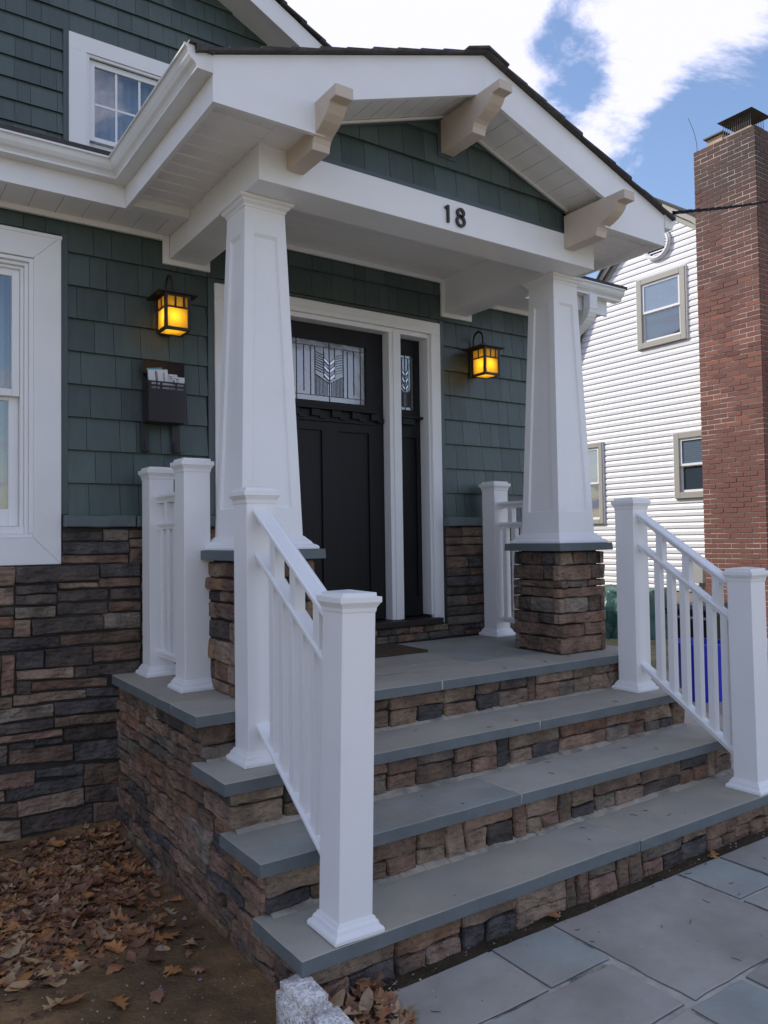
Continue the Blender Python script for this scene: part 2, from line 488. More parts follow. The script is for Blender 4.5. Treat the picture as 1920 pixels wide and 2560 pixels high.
def courses(u0, u1, v0, v1, hs, ls, split=0.25):
    """stacked ledge-stone rectangles filling a face"""
    out = []
    n = max(1, round((v1-v0)/((hs[0]+hs[1])/2)))
    ws = [rng.uniform(*hs) for _ in range(n)]
    k = (v1-v0)/sum(ws)
    v = v0
    for w in ws:
        h = w*k; u = u0
        while u < u1-1e-6:
            l = rng.uniform(*ls)
            if rng.random() < 0.2:
                l *= 0.55
            if u1-(u+l) < ls[0]*0.6:
                l = u1-u
            if h > 0.075 and l > 0.1 and rng.random() < split:
                c = rng.uniform(0.4, 0.6)
                out.append((u, u+l, v, v+h*c)); out.append((u, u+l, v+h*c, v+h))
            else:
                out.append((u, u+l, v, v+h))
            u += l
        v += h
    return out
FRONT = lambda Y: (lambda u, v, w: (u, Y-w, v))         # faces -Y
LEFTF = lambda X: (lambda u, v, w: (X-w, u, v))         # faces -X (u = Y)
RIGHTF = lambda X: (lambda u, v, w: (X+w, u, v))
TOPF = lambda Z: (lambda u, v, w: (u, v, Z+w))
BACKF = lambda Y: (lambda u, v, w: (u, Y+w, v))

# ------------------------------------------------------------------ dimensions read off the photograph
XL, XR = 0.855, 3.631
RISE, GO, TH = 0.19, 0.2823, 0.045
TZ = {k: 0.167+(k-1)*RISE for k in (1, 2, 3, 4)}
TY = {k: -1.2471-(4-k)*GO for k in (1, 2, 3, 4)}
ZP = TZ[4]
BX0, BX1, BYF, BYI, BZ = 1.187, 3.334, -1.157, -0.953, 2.975
BW = 0.206
PF0, PF1, YRK, ZFB = 0.8735, 3.648, -1.415, 3.095
PKX, PKZ = 2.26, 3.751
SL = 0.342
ZLED = 1.557
YE = -0.27

# ------------------------------------------------------------------ ground
def ground_sheet():
    m = MB()
    m.add([(-300, -300, -0.10), (300, -300, -0.10), (300, 300, -0.10), (-300, 300, -0.10)], [(0, 1, 2, 3)])
    g = material('dry_lawn', (0.34, 0.27, 0.13), 0.95, var=0.35, vscale=25, bump=1.0, bscale=60, bdist=0.03, col2=(0.21, 0.20, 0.08), mixscale=1.6, mixlo=0.4, mixhi=0.6, dots=((0.24, 0.10, 0.045), 22, 0.62))
    return structure(m.build('ground', g))
ground_sheet()
# side yard: slightly raised lawn sheet with soft bumps
def patch(name, x0, x1, y0, y1, nx, ny, zf, mat):
    m = MB(); vv = []
    for j in range(ny+1):
        for i in range(nx+1):
            x = x0+(x1-x0)*i/nx; y = y0+(y1-y0)*j/ny
            vv.append((x, y, zf(x, y)))
    ff = [(j*(nx+1)+i, j*(nx+1)+i+1, (j+1)*(nx+1)+i+1, (j+1)*(nx+1)+i) for j in range(ny) for i in range(nx)]
    m.add(vv, ff)
    o = m.build(name, mat, smooth=True)
    return structure(o)
LAWN = bpy.data.materials['dry_lawn']
patch('lawn', 5.6, 16, -4, 12, 60, 90, lambda x, y: -0.03+0.03*nz3((x*1.1, y*1.1, 2)), LAWN)
CONC = material('sandy_concrete', (0.42, 0.37, 0.30), 0.9, var=0.2, vscale=10, bump=0.5, bscale=60, bdist=0.006, col2=(0.30, 0.25, 0.19), mixscale=2)
patch('side_path', 3.64, 6.9, -6, 1.2, 30, 60, lambda x, y: -0.015+0.012*nz3((x*1.3, y*1.3, 9)), CONC)
STREET = material('asphalt', (0.09, 0.088, 0.085), 0.95, var=0.2, vscale=10, bump=0.4, bscale=80)
WALKC = material('pale_concrete', (0.52, 0.48, 0.42), 0.9, var=0.12, vscale=4, bump=0.2, bscale=50)
structure(MB().box(-60, 60, -19.0, -11.5, -0.30, -0.085).build('unseen_street', STREET))  # unseen street, added with the concrete below for light bounced onto the porch
structure(MB().box(-60, 60, -9.4, -7.9, -0.30, -0.06).build('bounce_sidewalk', WALKC))  # unseen pale concrete added to bounce sunlight up under the porch
structure(MB().box(1.085, 3.62, -7.89, -4.61, -0.30, -0.02).build('bounce_path', WALKC))  # added behind the camera, more pale concrete for bounce light
def soil_z(x, y):
    z = -0.02 - 0.045*math.exp(-((x-0.8)/0.25)**2)*math.exp(-((y+0.75)/0.6)**2)
    z += 0.018*nz3((x*3.1, y*3.1, 0.5)) + 0.008*nz3((x*9, y*9, 3.5)) + 0.004*nz3((x*25, y*25, 1.5))
    if y > -0.25:
        z += 0.03*min(1, (y+0.25)/0.2)
    return z
patch('soil', -3.0, 1.083, -4.6, -0.01, 110, 120, soil_z, SOIL)
SOILD = material('dark_soil', (0.085, 0.058, 0.036), 0.95, var=0.4, vscale=14, bump=0.9, bscale=50, bdist=0.02, col2=(0.05, 0.04, 0.024), mixscale=7, mixlo=0.4, mixhi=0.6, spec=0.2)  # darker soil colour for the strip along the bottom riser
patch('soil_strip', 1.0, 3.7, -2.126, -2.03, 60, 4, lambda x, y: -0.008+0.008*nz3((x*8, y*8, 4)), SOILD)
structure(MB().box(-10.0, -5.2, -11.0, 8.0, -0.30, -0.05).build('bounce_driveway', WALKC))  # unseen pale slab added at the left to bounce sunlight onto side faces

walk = MB().box(1.085, 3.62, -4.6, -2.125, -0.09, -0.007).build('walkway', JOINT)
structure(walk)
pave_rects = [  # x0,x1,y0,y1, material
    (1.095, 1.556, -2.405, -2.128, PAVE), (1.575, 1.858, -2.400, -2.132, BLUE2), (1.876, 2.592, -2.700, -2.130, PAVE),
    (2.612, 2.890, -2.408, -2.134, BLUE2), (2.908, 3.610, -2.690, -2.138, PAVE), (1.110, 1.836, -2.700, -2.424, PAVE),
    (2.606, 2.890, -2.700, -2.428, PAVE), (1.100, 1.816, -3.280, -2.722, PAVE), (1.836, 2.100, -2.990, -2.722, BLUE2),
    (2.122, 2.596, -3.280, -2.722, PAVE), (1.836, 2.100, -3.280, -3.008, PAVE), (2.616, 3.600, -3.290, -2.722, PAVE),
    (1.100, 1.60, -3.900, -3.300, PAVE), (1.62, 2.30, -3.900, -3.300, BLUE), (2.32, 3.60, -3.900, -3.310, PAVE),
    (1.100, 2.10, -4.55, -3.920, PAVE), (2.12, 3.60, -4.55, -3.920, PAVE)]
for x0, x1, y0, y1, mt in pave_rects:
    stone(TOPF(-0.030), rect(x0, x1, y0, y1, 0.003), 0.030+rng.uniform(-0.0015, 0.0015), mt, walk, 'paving_slab', gap=0.0, edge=0.003, drop=0.0015, amp=0.0009, jit=0.0035, cell=0.06, back=-0.02, maxn=12)

# ------------------------------------------------------------------ porch stairs
porch = thing('porch_stairs', (2.243, -1.2, 0), 'wide bluestone front steps and porch floor faced with brown ledge stone', 'stairs')
core = MB()
for k in (1, 2, 3, 4):
    z0 = -0.15 if k == 1 else TZ[k-1]-TH
    core.box(XL+0.056, XR-0.056, TY[k]+0.058+0.0003*k, -0.052, z0, TZ[k]-TH-0.001)
core.build('mortar_core', MORTAR_D, porch)
def slab(x0, x1, y0, y1, ztop, mt, nm='tread'):
    return stone(TOPF(ztop-TH), rect(x0, x1, y0, y1, 0.002), TH, mt, porch, nm, gap=0.0, edge=0.003, drop=0.0018, amp=0.0008, jit=0.0022, cell=0.055, back=0.0, maxn=16)
G_ = 0.004
for k, j in ((1, 2.420), (2, 2.037), (3, 2.440)):
    y0, y1 = TY[k], TY[k+1]+0.058
    slab(XL, j-G_, y0, y1, TZ[k], BLUE if k != 2 else BLUE2)
    slab(j+G_, XR, y0, y1, TZ[k], BLUE)
slab(XL, 2.078-G_, TY[4], -0.958, ZP, BLUE, 'floor_slab'); slab(2.078+G_, XR, TY[4], -0.936, ZP, BLUE, 'floor_slab')
for x0, x1, y0, y1 in ((XL, 1.90, -0.950, -0.056), (1.907, 2.545, -0.928, -0.795), (1.907, 2.545, -0.787, -0.056), (2.553, XR, -0.928, -0.056)):
    slab(x0+0.002, x1-0.002, y0, y1, ZP, rng.choice((BLUE, BLUE2)), 'floor_slab')
# mortar lines between the slabs
mjs = [(j-0.0052, j+0.0052, TY[k]+0.003, TY[k+1]+0.055, TZ[k]-TH+0.002, TZ[k]-0.0012) for k, j in ((1, 2.420), (2, 2.037), (3, 2.440))]
mjs += [(2.0728, 2.0832, TY[4]+0.003, -0.9598, ZP-TH+0.002, ZP-0.0012), (XL+0.003, 2.0725, -0.9595, -0.949, ZP-TH+0.002, ZP-0.0012), (2.0727, XR-0.003, -0.938, -0.927, ZP-TH+0.002, ZP-0.0014),
        (1.896, 1.91, -0.9268, -0.056, ZP-TH+0.002, ZP-0.002), (2.543, 2.555, -0.9268, -0.056, ZP-TH+0.002, ZP-0.002), (1.9105, 2.5425, -0.797, -0.785, ZP-TH+0.002, ZP-0.002)]
for q in mjs:
    MB().box(*q).build('slab_joint', JOINT, porch)
# riser mortar beds
for k in (2, 3, 4):
    mb = MB()
    n = 46; x0, x1 = XL+0.05, XR-0.05
    for i in range(n):
        a = x0+(x1-x0)*i/n; b = x0+(x1-x0)*(i+1)/n
        h = 0.016+0.008*nz3((i*0.7, k, 0)); dd = 0.024+0.016*abs(nz3((i*0.5, k*3, 5)))
        mb.add([(a, TY[k]+0.03-dd, TZ[k-1]+0.0005), (b, TY[k]+0.03-dd, TZ[k-1]+0.0005), (b, TY[k]+0.05, TZ[k-1]+h), (a, TY[k]+0.05, TZ[k-1]+h)], [(0, 1, 2, 3)])
    mb.build('mortar_bed', MORTAR, porch, smooth=True)
RPAL = 'ppbbttdsrgbpt'
def riser(k):
    z0 = (TZ[k-1]+0.004) if k > 1 else -0.03
    z1 = TZ[k]-TH-0.002
    Y = TY[k]+0.052
    u = XL+0.036
    end = XR-0.036
    prev = None
    while u < end-0.01:
        mode = rng.random()
        l = rng.uniform(0.10, 0.30)
        if mode < 0.14:
            l = rng.uniform(0.05, 0.10)
        else:
            l = rng.uniform(0.14, 0.34)
        if end-(u+l) < 0.09:
            l = end-u
        def put(v0, v1, uu0, uu1):
            global_c = rng.choice(RPAL)
            stone(FRONT(Y), rect(uu0, uu1, v0, v1, 0.004), rng.uniform(0.016, 0.028), global_c, porch, gap=0.003, edge=0.006, drop=0.007, amp=0.007, jit=0.005, cell=0.04)
        if mode < 0.20 and l < 0.2:
            put(z0, z1, u, u+l)
        elif mode < 0.62 and l > 0.18:
            c = z0+(z1-z0)*rng.uniform(0.38, 0.62)
            put(c, z1, u, u+l)
            s_ = u+l*rng.uniform(0.4, 0.6)
            put(z0, c, u, s_); put(z0, c, s_, u+l)
        else:
            c = z0+(z1-z0)*rng.uniform(0.35, 0.65)
            put(z0, c, u, u+l); put(c, z1, u, u+l)
        u += l
for k in (1, 2, 3, 4):
    riser(k)
# left flank, visible; right flank, seen only from the other side
for (fn, X, side) in ((LEFTF, XL+0.054, 0), (RIGHTF, XR-0.054, 1)):
    bands = [(1, -0.14, TZ[1]-TH-0.002), (2, TZ[1]-TH-0.002, TZ[2]-TH-0.002), (3, TZ[2]-TH-0.002, TZ[3]-TH-0.002), (4, TZ[3]-TH-0.002, TZ[4]-TH-0.002)]
    for k, z0, z1 in bands:
        hs = (0.048, 0.085) if side == 0 else (0.085, 0.10)
        ls = (0.11, 0.34) if side == 0 else (0.2, 0.4)
        y0 = TY[k]+0.036
        for (u0, u1, v0, v1) in courses(y0, -0.055, z0, z1, hs, ls, 0.3 if side == 0 else 0):
            stone(fn(X), rect(u0, u1, v0, v1, 0.006), rng.uniform(0.014, 0.030), rng.choice('ddsbbbbttpprg'), porch, gap=0.0025, edge=0.006, drop=0.007, amp=0.008, jit=0.006, cell=0.045 if side == 0 else 0.1)

# ------------------------------------------------------------------ house
house = thing('house', (0.5, 3.0, 0), 'green shingle-sided house with brown stone base and white trim', 'house')
HXR = 4.40
YS = 0.012
# main bodies (walls with openings for the door and window)
wall = MB()
DX0, DX1, DZ1 = 1.532, 2.994, 2.805
WX0, WX1, WZ0, WZ1 = -0.45, 0.470, 1.465, 2.822
wall.box(DX1, HXR, YS, 0.14, -0.2, 3.39)
wall.box(DX0, DX1, YS, 0.14, DZ1, 3.39)
wall.box(WX1, DX0, YS, 0.14, -0.2, 3.39)
wall.box(WX0, WX1, YS, 0.14, WZ1, 3.39)
wall.box(WX0, WX1, YS, 0.14, -0.2, WZ0)
wall.box(-4.6, WX0, YS, 0.14, -0.2, 3.39)
wall.box(DX0, DX1, YS, 0.14, -0.2, 0.80)
siding = wall.build('siding_wall', GREENT, house)
body = MB()
body.box(-4.6, HXR, 0.60, 9.0, -0.2, 3.5)
body.box(-4.6, -4.45, 0.142, 0.6, -0.2, 3.40); body.box(HXR-0.15, HXR, 0.142, 0.6, -0.2, 3.40)
body.box(-4.45, HXR-0.15, 0.142, 0.6, 3.3, 3.40)
body.build('unseen_house_body', DARKROOM, house)  # unseen solid box behind the walls, added to block the sun

# shingles -------------------------------------------------------
hidden_sh = MB()
sh_count = [0]
def clip_poly(poly, a, b, c):
    """keep a*x+b*z<=c"""
    out = []
    n = len(poly)
    for i in range(n):
        p, q = poly[i], poly[(i+1) % n]
        dp = a*p[0]+b*p[1]-c; dq = a*q[0]+b*q[1]-c
        if dp <= 0:
            out.append(p)
        if (dp < 0 < dq) or (dq < 0 < dp):
            t = dp/(dp-dq)
            out.append((p[0]+(q[0]-p[0])*t, p[1]+(q[1]-p[1])*t))
    return out
def shingle(x0, x1, z0, z1, Y, parent, clips=(), hidden=False, thick=0.021):
    zb = z0-0.004
    poly = [(x0+0.0012, zb), (x1-0.0012, zb), (x1-0.0012, z1), (x0+0.0012, z1)]
    for c in clips:
        poly = clip_poly(poly, *c)
        if len(poly) < 3:
            return
    tw = rng.uniform(-0.0012, 0.0012)
    def yy(x, z):
        t = (z-zb)/max(z1-zb, 1e-6)
        return Y-(thick*(1-t)+0.003*t)+tw*(0.5-t)
    A = [(x, yy(x, z), z) for x, z in poly]
    B = [(x, Y+0.001, z) for x, z in poly]
    if hidden:
        hidden_sh.prism(A, B)
    else:
        sh_count[0] += 1
        MB().prism(A, B).build('shingle', GREEN, parent)
def shingle_field(x0, x1, rows, Y, parent, clips=(), widths=(0.075, 0.19), hid=None):
    for z0, z1 in rows:
        x = x0-rng.uniform(0, 0.08)
        while x < x1:
            w = rng.uniform(*widths)
            a, b = max(x, x0), min(x+w, x1)
            if b-a > 0.012:
                shingle(a, b, z0, z1, Y, parent, clips, hidden=(hid(a, b, z0, z1) if hid else False))
            x += w
EXPO = 0.1702
rows_all = [(1.562 if i == 0 else 1.729+EXPO*(i-1), 1.729+EXPO*i) for i in range(0, 10)]
rows_left = [(a, min(b, 3.072)) for a, b in rows_all if a < 3.06]
shingle_field(0.655, 1.408, rows_left, YS, siding)
shingle_field(1.408, 3.118, [(2.925, 3.09), (3.09, 3.215)], YS, siding)
shingle_field(3.118, HXR-0.02, rows_left, YS, siding, hid=lambda a, b, z0, z1: a > 3.95)
shingle_field(-0.55, 0.655, [(2.998, 3.072)], YS, siding)
# J trim
jt = MB()
jt.box(0.622, 0.654, YS-0.0235, YS+0.002, 1.562, 3.0); jt.box(-0.7, 0.622, YS-0.014, YS+0.002, 2.976, 2.998)
jt.box(1.409, 1.444, YS-0.0225, YS+0.002, 1.562, 2.915); jt.box(3.083, 3.117, YS-0.0225, YS+0.002, 1.562, 2.915); jt.box(1.444, 3.083, YS-0.013, YS+0.002, 2.891, 2.918)
jt.box(0.655, 1.408, YS-0.010, YS+0.002, 1.557, 1.566); jt.box(3.118, HXR, YS-0.010, YS+0.002, 1.557, 1.566)
jt.build('corner_trim', GREENT, house)

# upper storey ----------------------------------------------------
YU = 2.28
UPX, UPZ = -0.10, 7.775  # peak lies out of view, set leftwards so the gable blocks the sun
uw = MB()
ux0, ux1 = -4.50, 4.30
WU = (1.321, 1.973, 4.06, 5.365)
uw.ext_y([(ux0, 3.6), (WU[0], 3.6), (WU[0], UPZ-0.5*(WU[0]-UPX)-0.1), (UPX, UPZ-0.1), (ux0, UPZ-0.5*(UPX-ux0)-0.1)], YU+0.012, YU+0.15)
uw.ext_y([(WU[1], 3.6), (ux1, 3.6), (ux1, UPZ-0.5*(ux1-UPX)-0.1), (WU[1], UPZ-0.5*(WU[1]-UPX)-0.1)], YU+0.012, YU+0.15)
uw.ext_y([(WU[0], WU[3]), (WU[1], WU[3]), (WU[1], UPZ-0.5*(WU[1]-UPX)-0.1), (WU[0], UPZ-0.5*(WU[0]-UPX)-0.1)], YU+0.012, YU+0.15)
uw.box(WU[0], WU[1], YU+0.012, YU+0.15, 3.6, WU[2])
upper = uw.build('upper_wall', GREENT, house)
ub = MB()
ub.ext_y([(ux0, 3.6), (ux1, 3.6), (ux1, UPZ-0.5*(ux1-UPX)-0.12), (UPX, UPZ-0.12), (ux0, UPZ-0.5*(UPX-ux0)-0.12)], YU+0.6, 9.0)
ub.box(ux0, ux0+0.1, YU+0.152, YU+0.6, 3.6, 5.4); ub.box(ux1-0.1, ux1, YU+0.152, YU+0.6, 3.6, 5.4)
ub.build('unseen_upper_body', DARKROOM, house)  # unseen solid fill of the upper storey, added to block the sun
uc = [(0.5, 1, UPZ-0.12+0.5*UPX), (-0.5, 1, UPZ-0.12-0.5*UPX)]
urows = [(4.673+EXPO*i, 4.673+EXPO*(i+1)) for i in range(-5, 20)]
def uhid(a, b, z0, z1):
    return a < 0.40 or z0 > 6.45 or b > 3.5
wedge = lambda rows: rows
for z0, z1 in urows:
    segs = [(0.2, 4.25)]
    if z0 < 5.523-0.02:
        segs = [(0.2, 1.140), (2.155, 4.25)]
    for a, b in segs:
        shingle_field(a, b, [(z0, z1)], YU+0.012, upper, uc, (0.09, 0.21), (lambda p, q, r, t: True) if (a > 2 and z0 < 5.2) else uhid)
shingle_field(ux0, 0.2, urows, YU+0.012, upper, uc, (0.1, 0.22), lambda a, b, c, d: True)
# upper rake and roof
rk = MB()
for sgn in (1, -1):
    X = lambda d: UPX+sgn*d
    D = 4.75
    pts = [(X(0), UPZ-0.04), (X(D), UPZ-0.04-0.5*D), (X(D), UPZ-0.25-0.5*D), (X(0), UPZ-0.25)]
    rk.ext_y(pts, 1.98, 2.005)
rk.build('upper_rake_board', WHITE, house)
us = MB()
for sgn in (1, -1):
    X = lambda d: UPX+sgn*d
    us.ext_y([(X(0), UPZ-0.20), (X(4.7), UPZ-0.20-2.35), (X(4.7), UPZ-0.235-2.35), (X(0), UPZ-0.235)], 2.006, YU+0.010)
us.build('upper_soffit', SOFFIT, house)
ur = MB()
for sgn in (1, -1):
    X = lambda d: UPX+sgn*d
    n = 24
    for i in range(n):
        d0, d1 = 4.82*i/n, 4.82*(i+1)/n+0.05
        z0, z1 = UPZ-0.5*d0, UPZ-0.5*d1
        j = rng.uniform(-0.012, 0.012)
        ur.ext_y([(X(d0), z0-0.01), (X(d1), z1+0.012), (X(d1), z1-0.006), (X(d0), z0-0.03)], 1.945+j, 9.3)
ur.build('upper_roof', ROOF, house)
MB().box(2.49, 2.62, 2.06, YU+0.0, 6.262, 6.40).build('upper_bracket', BEIGE, house, bevel=0.004)
# upper window
uwin = MB()
cz0, cz1 = 3.93, 5.519
yc0, yc1 = YU-0.022, YU+0.012
uwin.box(1.161, 1.297, yc0, yc1, cz0, cz1-0.131); uwin.box(1.997, 2.133, yc0, yc1, cz0, cz1-0.131); uwin.box(1.161, 2.133, yc0, yc1, cz1-0.13, cz1); uwin.box(1.298, 1.996, yc0, yc1, cz0, cz0+0.13)
uwin.box(1.12, 1.160, YU-0.014, YU+0.011, cz0, cz1+0.02, 1); uwin.box(2.134, 2.155, YU-0.010, YU+0.011, cz0, cz1+0.02, 1)
uwin = uwin.build('upper_window', [WHITE, GREENT], house)
fr = MB()
fr.box(1.298, 1.321, YU-0.012, YU+0.09, cz0+0.13, 5.388); fr.box(1.973, 1.996, YU-0.012, YU+0.09, cz0+0.13, 5.388); fr.box(1.3215, 1.9725, YU-0.010, YU+0.09, 5.366, 5.388)
fr.build('frame', WHITE, uwin)
def sash(x0, x1, z0, z1, y, w, parent, mt=PVC, wb=None, t=0.03):
    wb = wb or w
    m = MB()
    m.box(x0, x0+w, y, y+t, z0, z1); m.box(x1-w, x1, y, y+t, z0, z1); m.box(x0+w, x1-w, y+0.001, y+t, z1-w, z1); m.box(x0+w, x1-w, y+0.001, y+t, z0, z0+wb)
    return m.build('sash', mt, parent, bevel=0.002, seg=1)
def pane(x0, x1, z0, z1, y, parent, mt=None):
    m = MB().box(x0, x1, y, y+0.004, z0, z1)
    return m.build('pane', mt or GLASS, parent)
sash(1.3225, 1.9715, 4.692, 5.3645, YU+0.02, 0.047, uwin, wb=0.038); pane(1.366, 1.928, 4.728, 5.320, YU+0.035, uwin)
sash(1.3225, 1.9715, 4.09, 4.690, YU+0.055, 0.04, uwin); pane(1.36, 1.934, 4.128, 4.652, YU+0.07, uwin)
mu = MB()
for x in (1.547, 1.740):
    mu.box(x-0.009, x+0.009, YU+0.0335, YU+0.0345, 4.731, 5.317)
mu.box(1.37, 1.925, YU+0.0325, YU+0.0333, 5.0, 5.018)
mu.build('muntin', PVC, uwin)
cu = MB(); vv = []; 
for i in range(61):
    x = 1.33+0.64*i/60
    y = YU+0.15+0.018*math.sin(i*0.9)+0.008*math.sin(i*2.3)
    vv += [(x, y, 4.1), (x, y, 5.34)]
cu.add(vv, [(2*i, 2*i+2, 2*i+3, 2*i+1) for i in range(60)])
cu.build('curtain', CURTAIN, uwin, smooth=True)

# lower left window ----------------------------------------------
win = MB()
wy0, wy1 = -0.030, YS
cX0, cX1, cZ0, cZ1 = -0.60, 0.619, 1.312, 2.973
win.prism([(cX1, wy0, cZ0), (cX1, wy0, cZ1), (0.489, wy0, 2.842), (0.489, wy0, 1.446)], [(cX1, wy1, cZ0), (cX1, wy1, cZ1), (0.489, wy1, 2.842), (0.489, wy1, 1.446)])
win.prism([(cX0, wy0, cZ1), (cX1-0.0008, wy0, cZ1), (0.4882, wy0, 2.8427), (-0.47, wy0, 2.8427)], [(cX0, wy1, cZ1), (cX1-0.0008, wy1, cZ1), (0.4882, wy1, 2.8427), (-0.47, wy1, 2.8427)])
win.prism([(cX0, wy0, cZ0), (cX1-0.0008, wy0, cZ0), (0.4882, wy0, 1.4453), (-0.47, wy0, 1.4453)], [(cX0, wy1, cZ0), (cX1-0.0008, wy1, cZ0), (0.4882, wy1, 1.4453), (-0.47, wy1, 1.4453)])
win.box(cX0, -0.471, wy0, wy1, cZ0+0.002, cZ1-0.002)
win.box(cX0, cX1+0.004, wy0-0.004, wy1, cZ1-0.014, cZ1+0.004)
win = win.build('window', WHITE, house, bevel=0.002, seg=1)
fr = MB()
for w0, w1, y in ((0.470, 0.489, -0.022), (0.452, 0.4695, -0.004), (0.436, 0.4515, 0.014)):
    fr.box(w0, w1, y, 0.12, 1.466, 2.84-(0.489-w1))
    fr.box(-0.45, w1-0.0005, y+0.0006, 0.118, 2.84-(0.489-w0), 2.84-(0.489-w1)-0.0005)
fr.box(-0.45, 0.4888, -0.018, 0.119, 1.4462, 1.4655); fr.box(-0.45, 0.4515, 0.004, 0.117, 1.4658, 1.502)
fr.build('frame', PVC, win, bevel=0.0015, seg=1)
sash(-0.43, 0.4352, 2.150, 2.788, 0.030, 0.036, win, t=0.026); pane(-0.40, 0.402, 2.184, 2.764, 0.042, win)
sash(-0.43, 0.4350, 1.504, 2.176, 0.062, 0.045, win, t=0.028, wb=0.085); pane(-0.40, 0.392, 1.587, 2.14, 0.075, win)
cu = MB(); vv = []
for i in range(81):
    x = -0.42+0.85*i/80
    y = 0.30+0.03*math.sin(i*0.8)+0.012*math.sin(i*2.1)
    vv += [(x, y, 1.5), (x, y, 2.82)]
cu.add(vv, [(2*i, 2*i+2, 2*i+3, 2*i+1) for i in range(80)])
cu.build('curtain', CURTAIN, win, smooth=True)

# stone veneer of the house front ---------------------------------
veneer = MB()
veneer.box(-4.6, 0.625, -0.036, YS-0.0005, -0.3, 1.309)
veneer.box(0.626, 1.443, -0.036, YS-0.0006, -0.3, 1.494)
veneer.box(3.084, HXR+0.03, -0.036, YS-0.0007, -0.3, 1.494)
veneer.box(1.444, 3.083, -0.036, YS-0.0008, -0.3, 0.842)
veneer = veneer.build('stone_veneer', MORTAR_D, house)
WX_ = {}
def unproj(px, py, Y):
    d = pixdir(px, py)
    p = CAM + d*((Y-CAM.y)/d.y)
    return (p.x, p.z)
def qpix(pts, ox, oy, sc, Y=-0.055):
    q = [unproj(ox+x/sc, oy+y/sc, Y) for x, y in pts]      # TL TR BR BL -> BL BR TR TL
    return [q[3], q[2], q[1], q[0]]
# (x0, x1, top-left, bottom-left, top-right, bottom-right, colour) measured stone by stone
SA = [(-60,165,78,285,75,283,'t'),(170,1102,85,262,48,228,'d'),(1112,1560,48,190,32,180,'s'),(-60,162,310,505,305,503,'t'),(178,637,290,385,268,365,'d'),
 (655,1088,258,320,243,302,'t'),(1098,1560,205,306,194,286,'p'),(176,628,396,502,378,488,'d'),(632,1206,342,462,316,444,'d'),(1226,1560,318,442,306,436,'d'),
 (174,618,525,650,510,630,'g'),(628,1208,486,610,463,588,'d'),(1210,1560,466,572,455,550,'p'),(-60,162,530,618,526,614,'d'),(-60,156,634,752,628,748,'r'),
 (158,342,668,858,662,850,'t'),(350,1146,662,838,604,770,'d'),(1144,1560,592,766,576,748,'g'),(-60,142,772,870,766,862,'d'),(-60,662,884,1024,844,962,'s'),
 (668,1560,846,956,762,890,'b'),(-60,14,1062,1500,1060,1500,'b'),(20,168,1058,1512,1050,1490,'p'),(182,488,1022,1218,1006,1190,'s'),(494,1032,985,1192,952,1160,'d'),(1036,1560,956,1142,915,1085,'b'),
 (186,822,1236,1338,1182,1300,'t'),(826,1560,1188,1302,1116,1255,'d'),(184,352,1352,1494,1346,1484,'d'),(354,1198,1356,1456,1298,1392,'p'),(150,954,1502,1622,1438,1524,'t'),
 (960,1420,1426,1512,1410,1500,'s'),(-60,140,1528,1656,1520,1646,'b'),(-60,600,1675,1816,1588,1734,'g'),(608,1440,1582,1728,1510,1650,'s'),(-60,602,1835,1956,1754,1862,'d'),
 (606,1420,1748,1854,1668,1770,'b'),(-60,700,1972,2052,1868,1946,'p'),(708,1440,1872,2022,1780,1950,'d'),(388,704,1992,2062,1968,2026,'s'),(92,382,2048,2112,2020,2080,'s'),(98,812,2118,2262,2038,2226,'b'),(828,1440,2028,2232,1960,2196,'s'),(-60,84,2062,2290,2058,2280,'g')]
for x0, x1, tl, bl, tr, br, c in SA:
    q = qpix([(x0, tl), (x1, tr), (x1, br), (x0, bl)], 0, 1400, 4.425)
    stone(FRONT(-0.034), q, rng.uniform(0.016, 0.030), c, veneer, gap=0.0005, edge=0.005, drop=0.007, amp=0.006, jit=0.0035, cell=0.04)
SB = [(275,446,85,127,80,125,'d'),(448,556,75,126,75,125,'g'),(558,640,76,114,76,112,'b'),(274,558,133,184,127,180,'s'),(560,640,117,154,115,153,'t'),(272,558,190,223,183,222,'p'),(562,640,158,222,156,222,'b')]
for x0, x1, tl, bl, tr, br, c in SB:
    q = qpix([(x0, tl), (x1, tr), (x1, br), (x0, bl)], 0, 1280, 1.728)
    stone(FRONT(-0.034), q, rng.uniform(0.016, 0.026), c, veneer, gap=0.0005, edge=0.005, drop=0.007, amp=0.006, jit=0.003, cell=0.04)
SC = [(-20,152,38,102,10,75,'p'),(156,362,10,46,-18,28,'s'),(362,560,-12,78,-30,66,'b'),(24,362,92,150,30,86,'s'),(-20,22,105,156,102,150,'t'),(76,366,150,217,84,156,'t'),(370,560,82,152,64,140,'d'),(-20,74,160,222,154,215,'b'),(96,405,220,297,156,238,'d'),(406,560,156,238,140,230,'b'),(-20,93,236,322,228,314,'t')]
for x0, x1, tl, bl, tr, br, c in SC:
    q = qpix([(x0, tl), (x1, tr), (x1, br), (x0, bl)], 0, 1920, 1.728)
    stone(FRONT(-0.034), q, rng.uniform(0.016, 0.028), c, veneer, gap=0.0005, edge=0.005, drop=0.007, amp=0.006, jit=0.0035, cell=0.04)
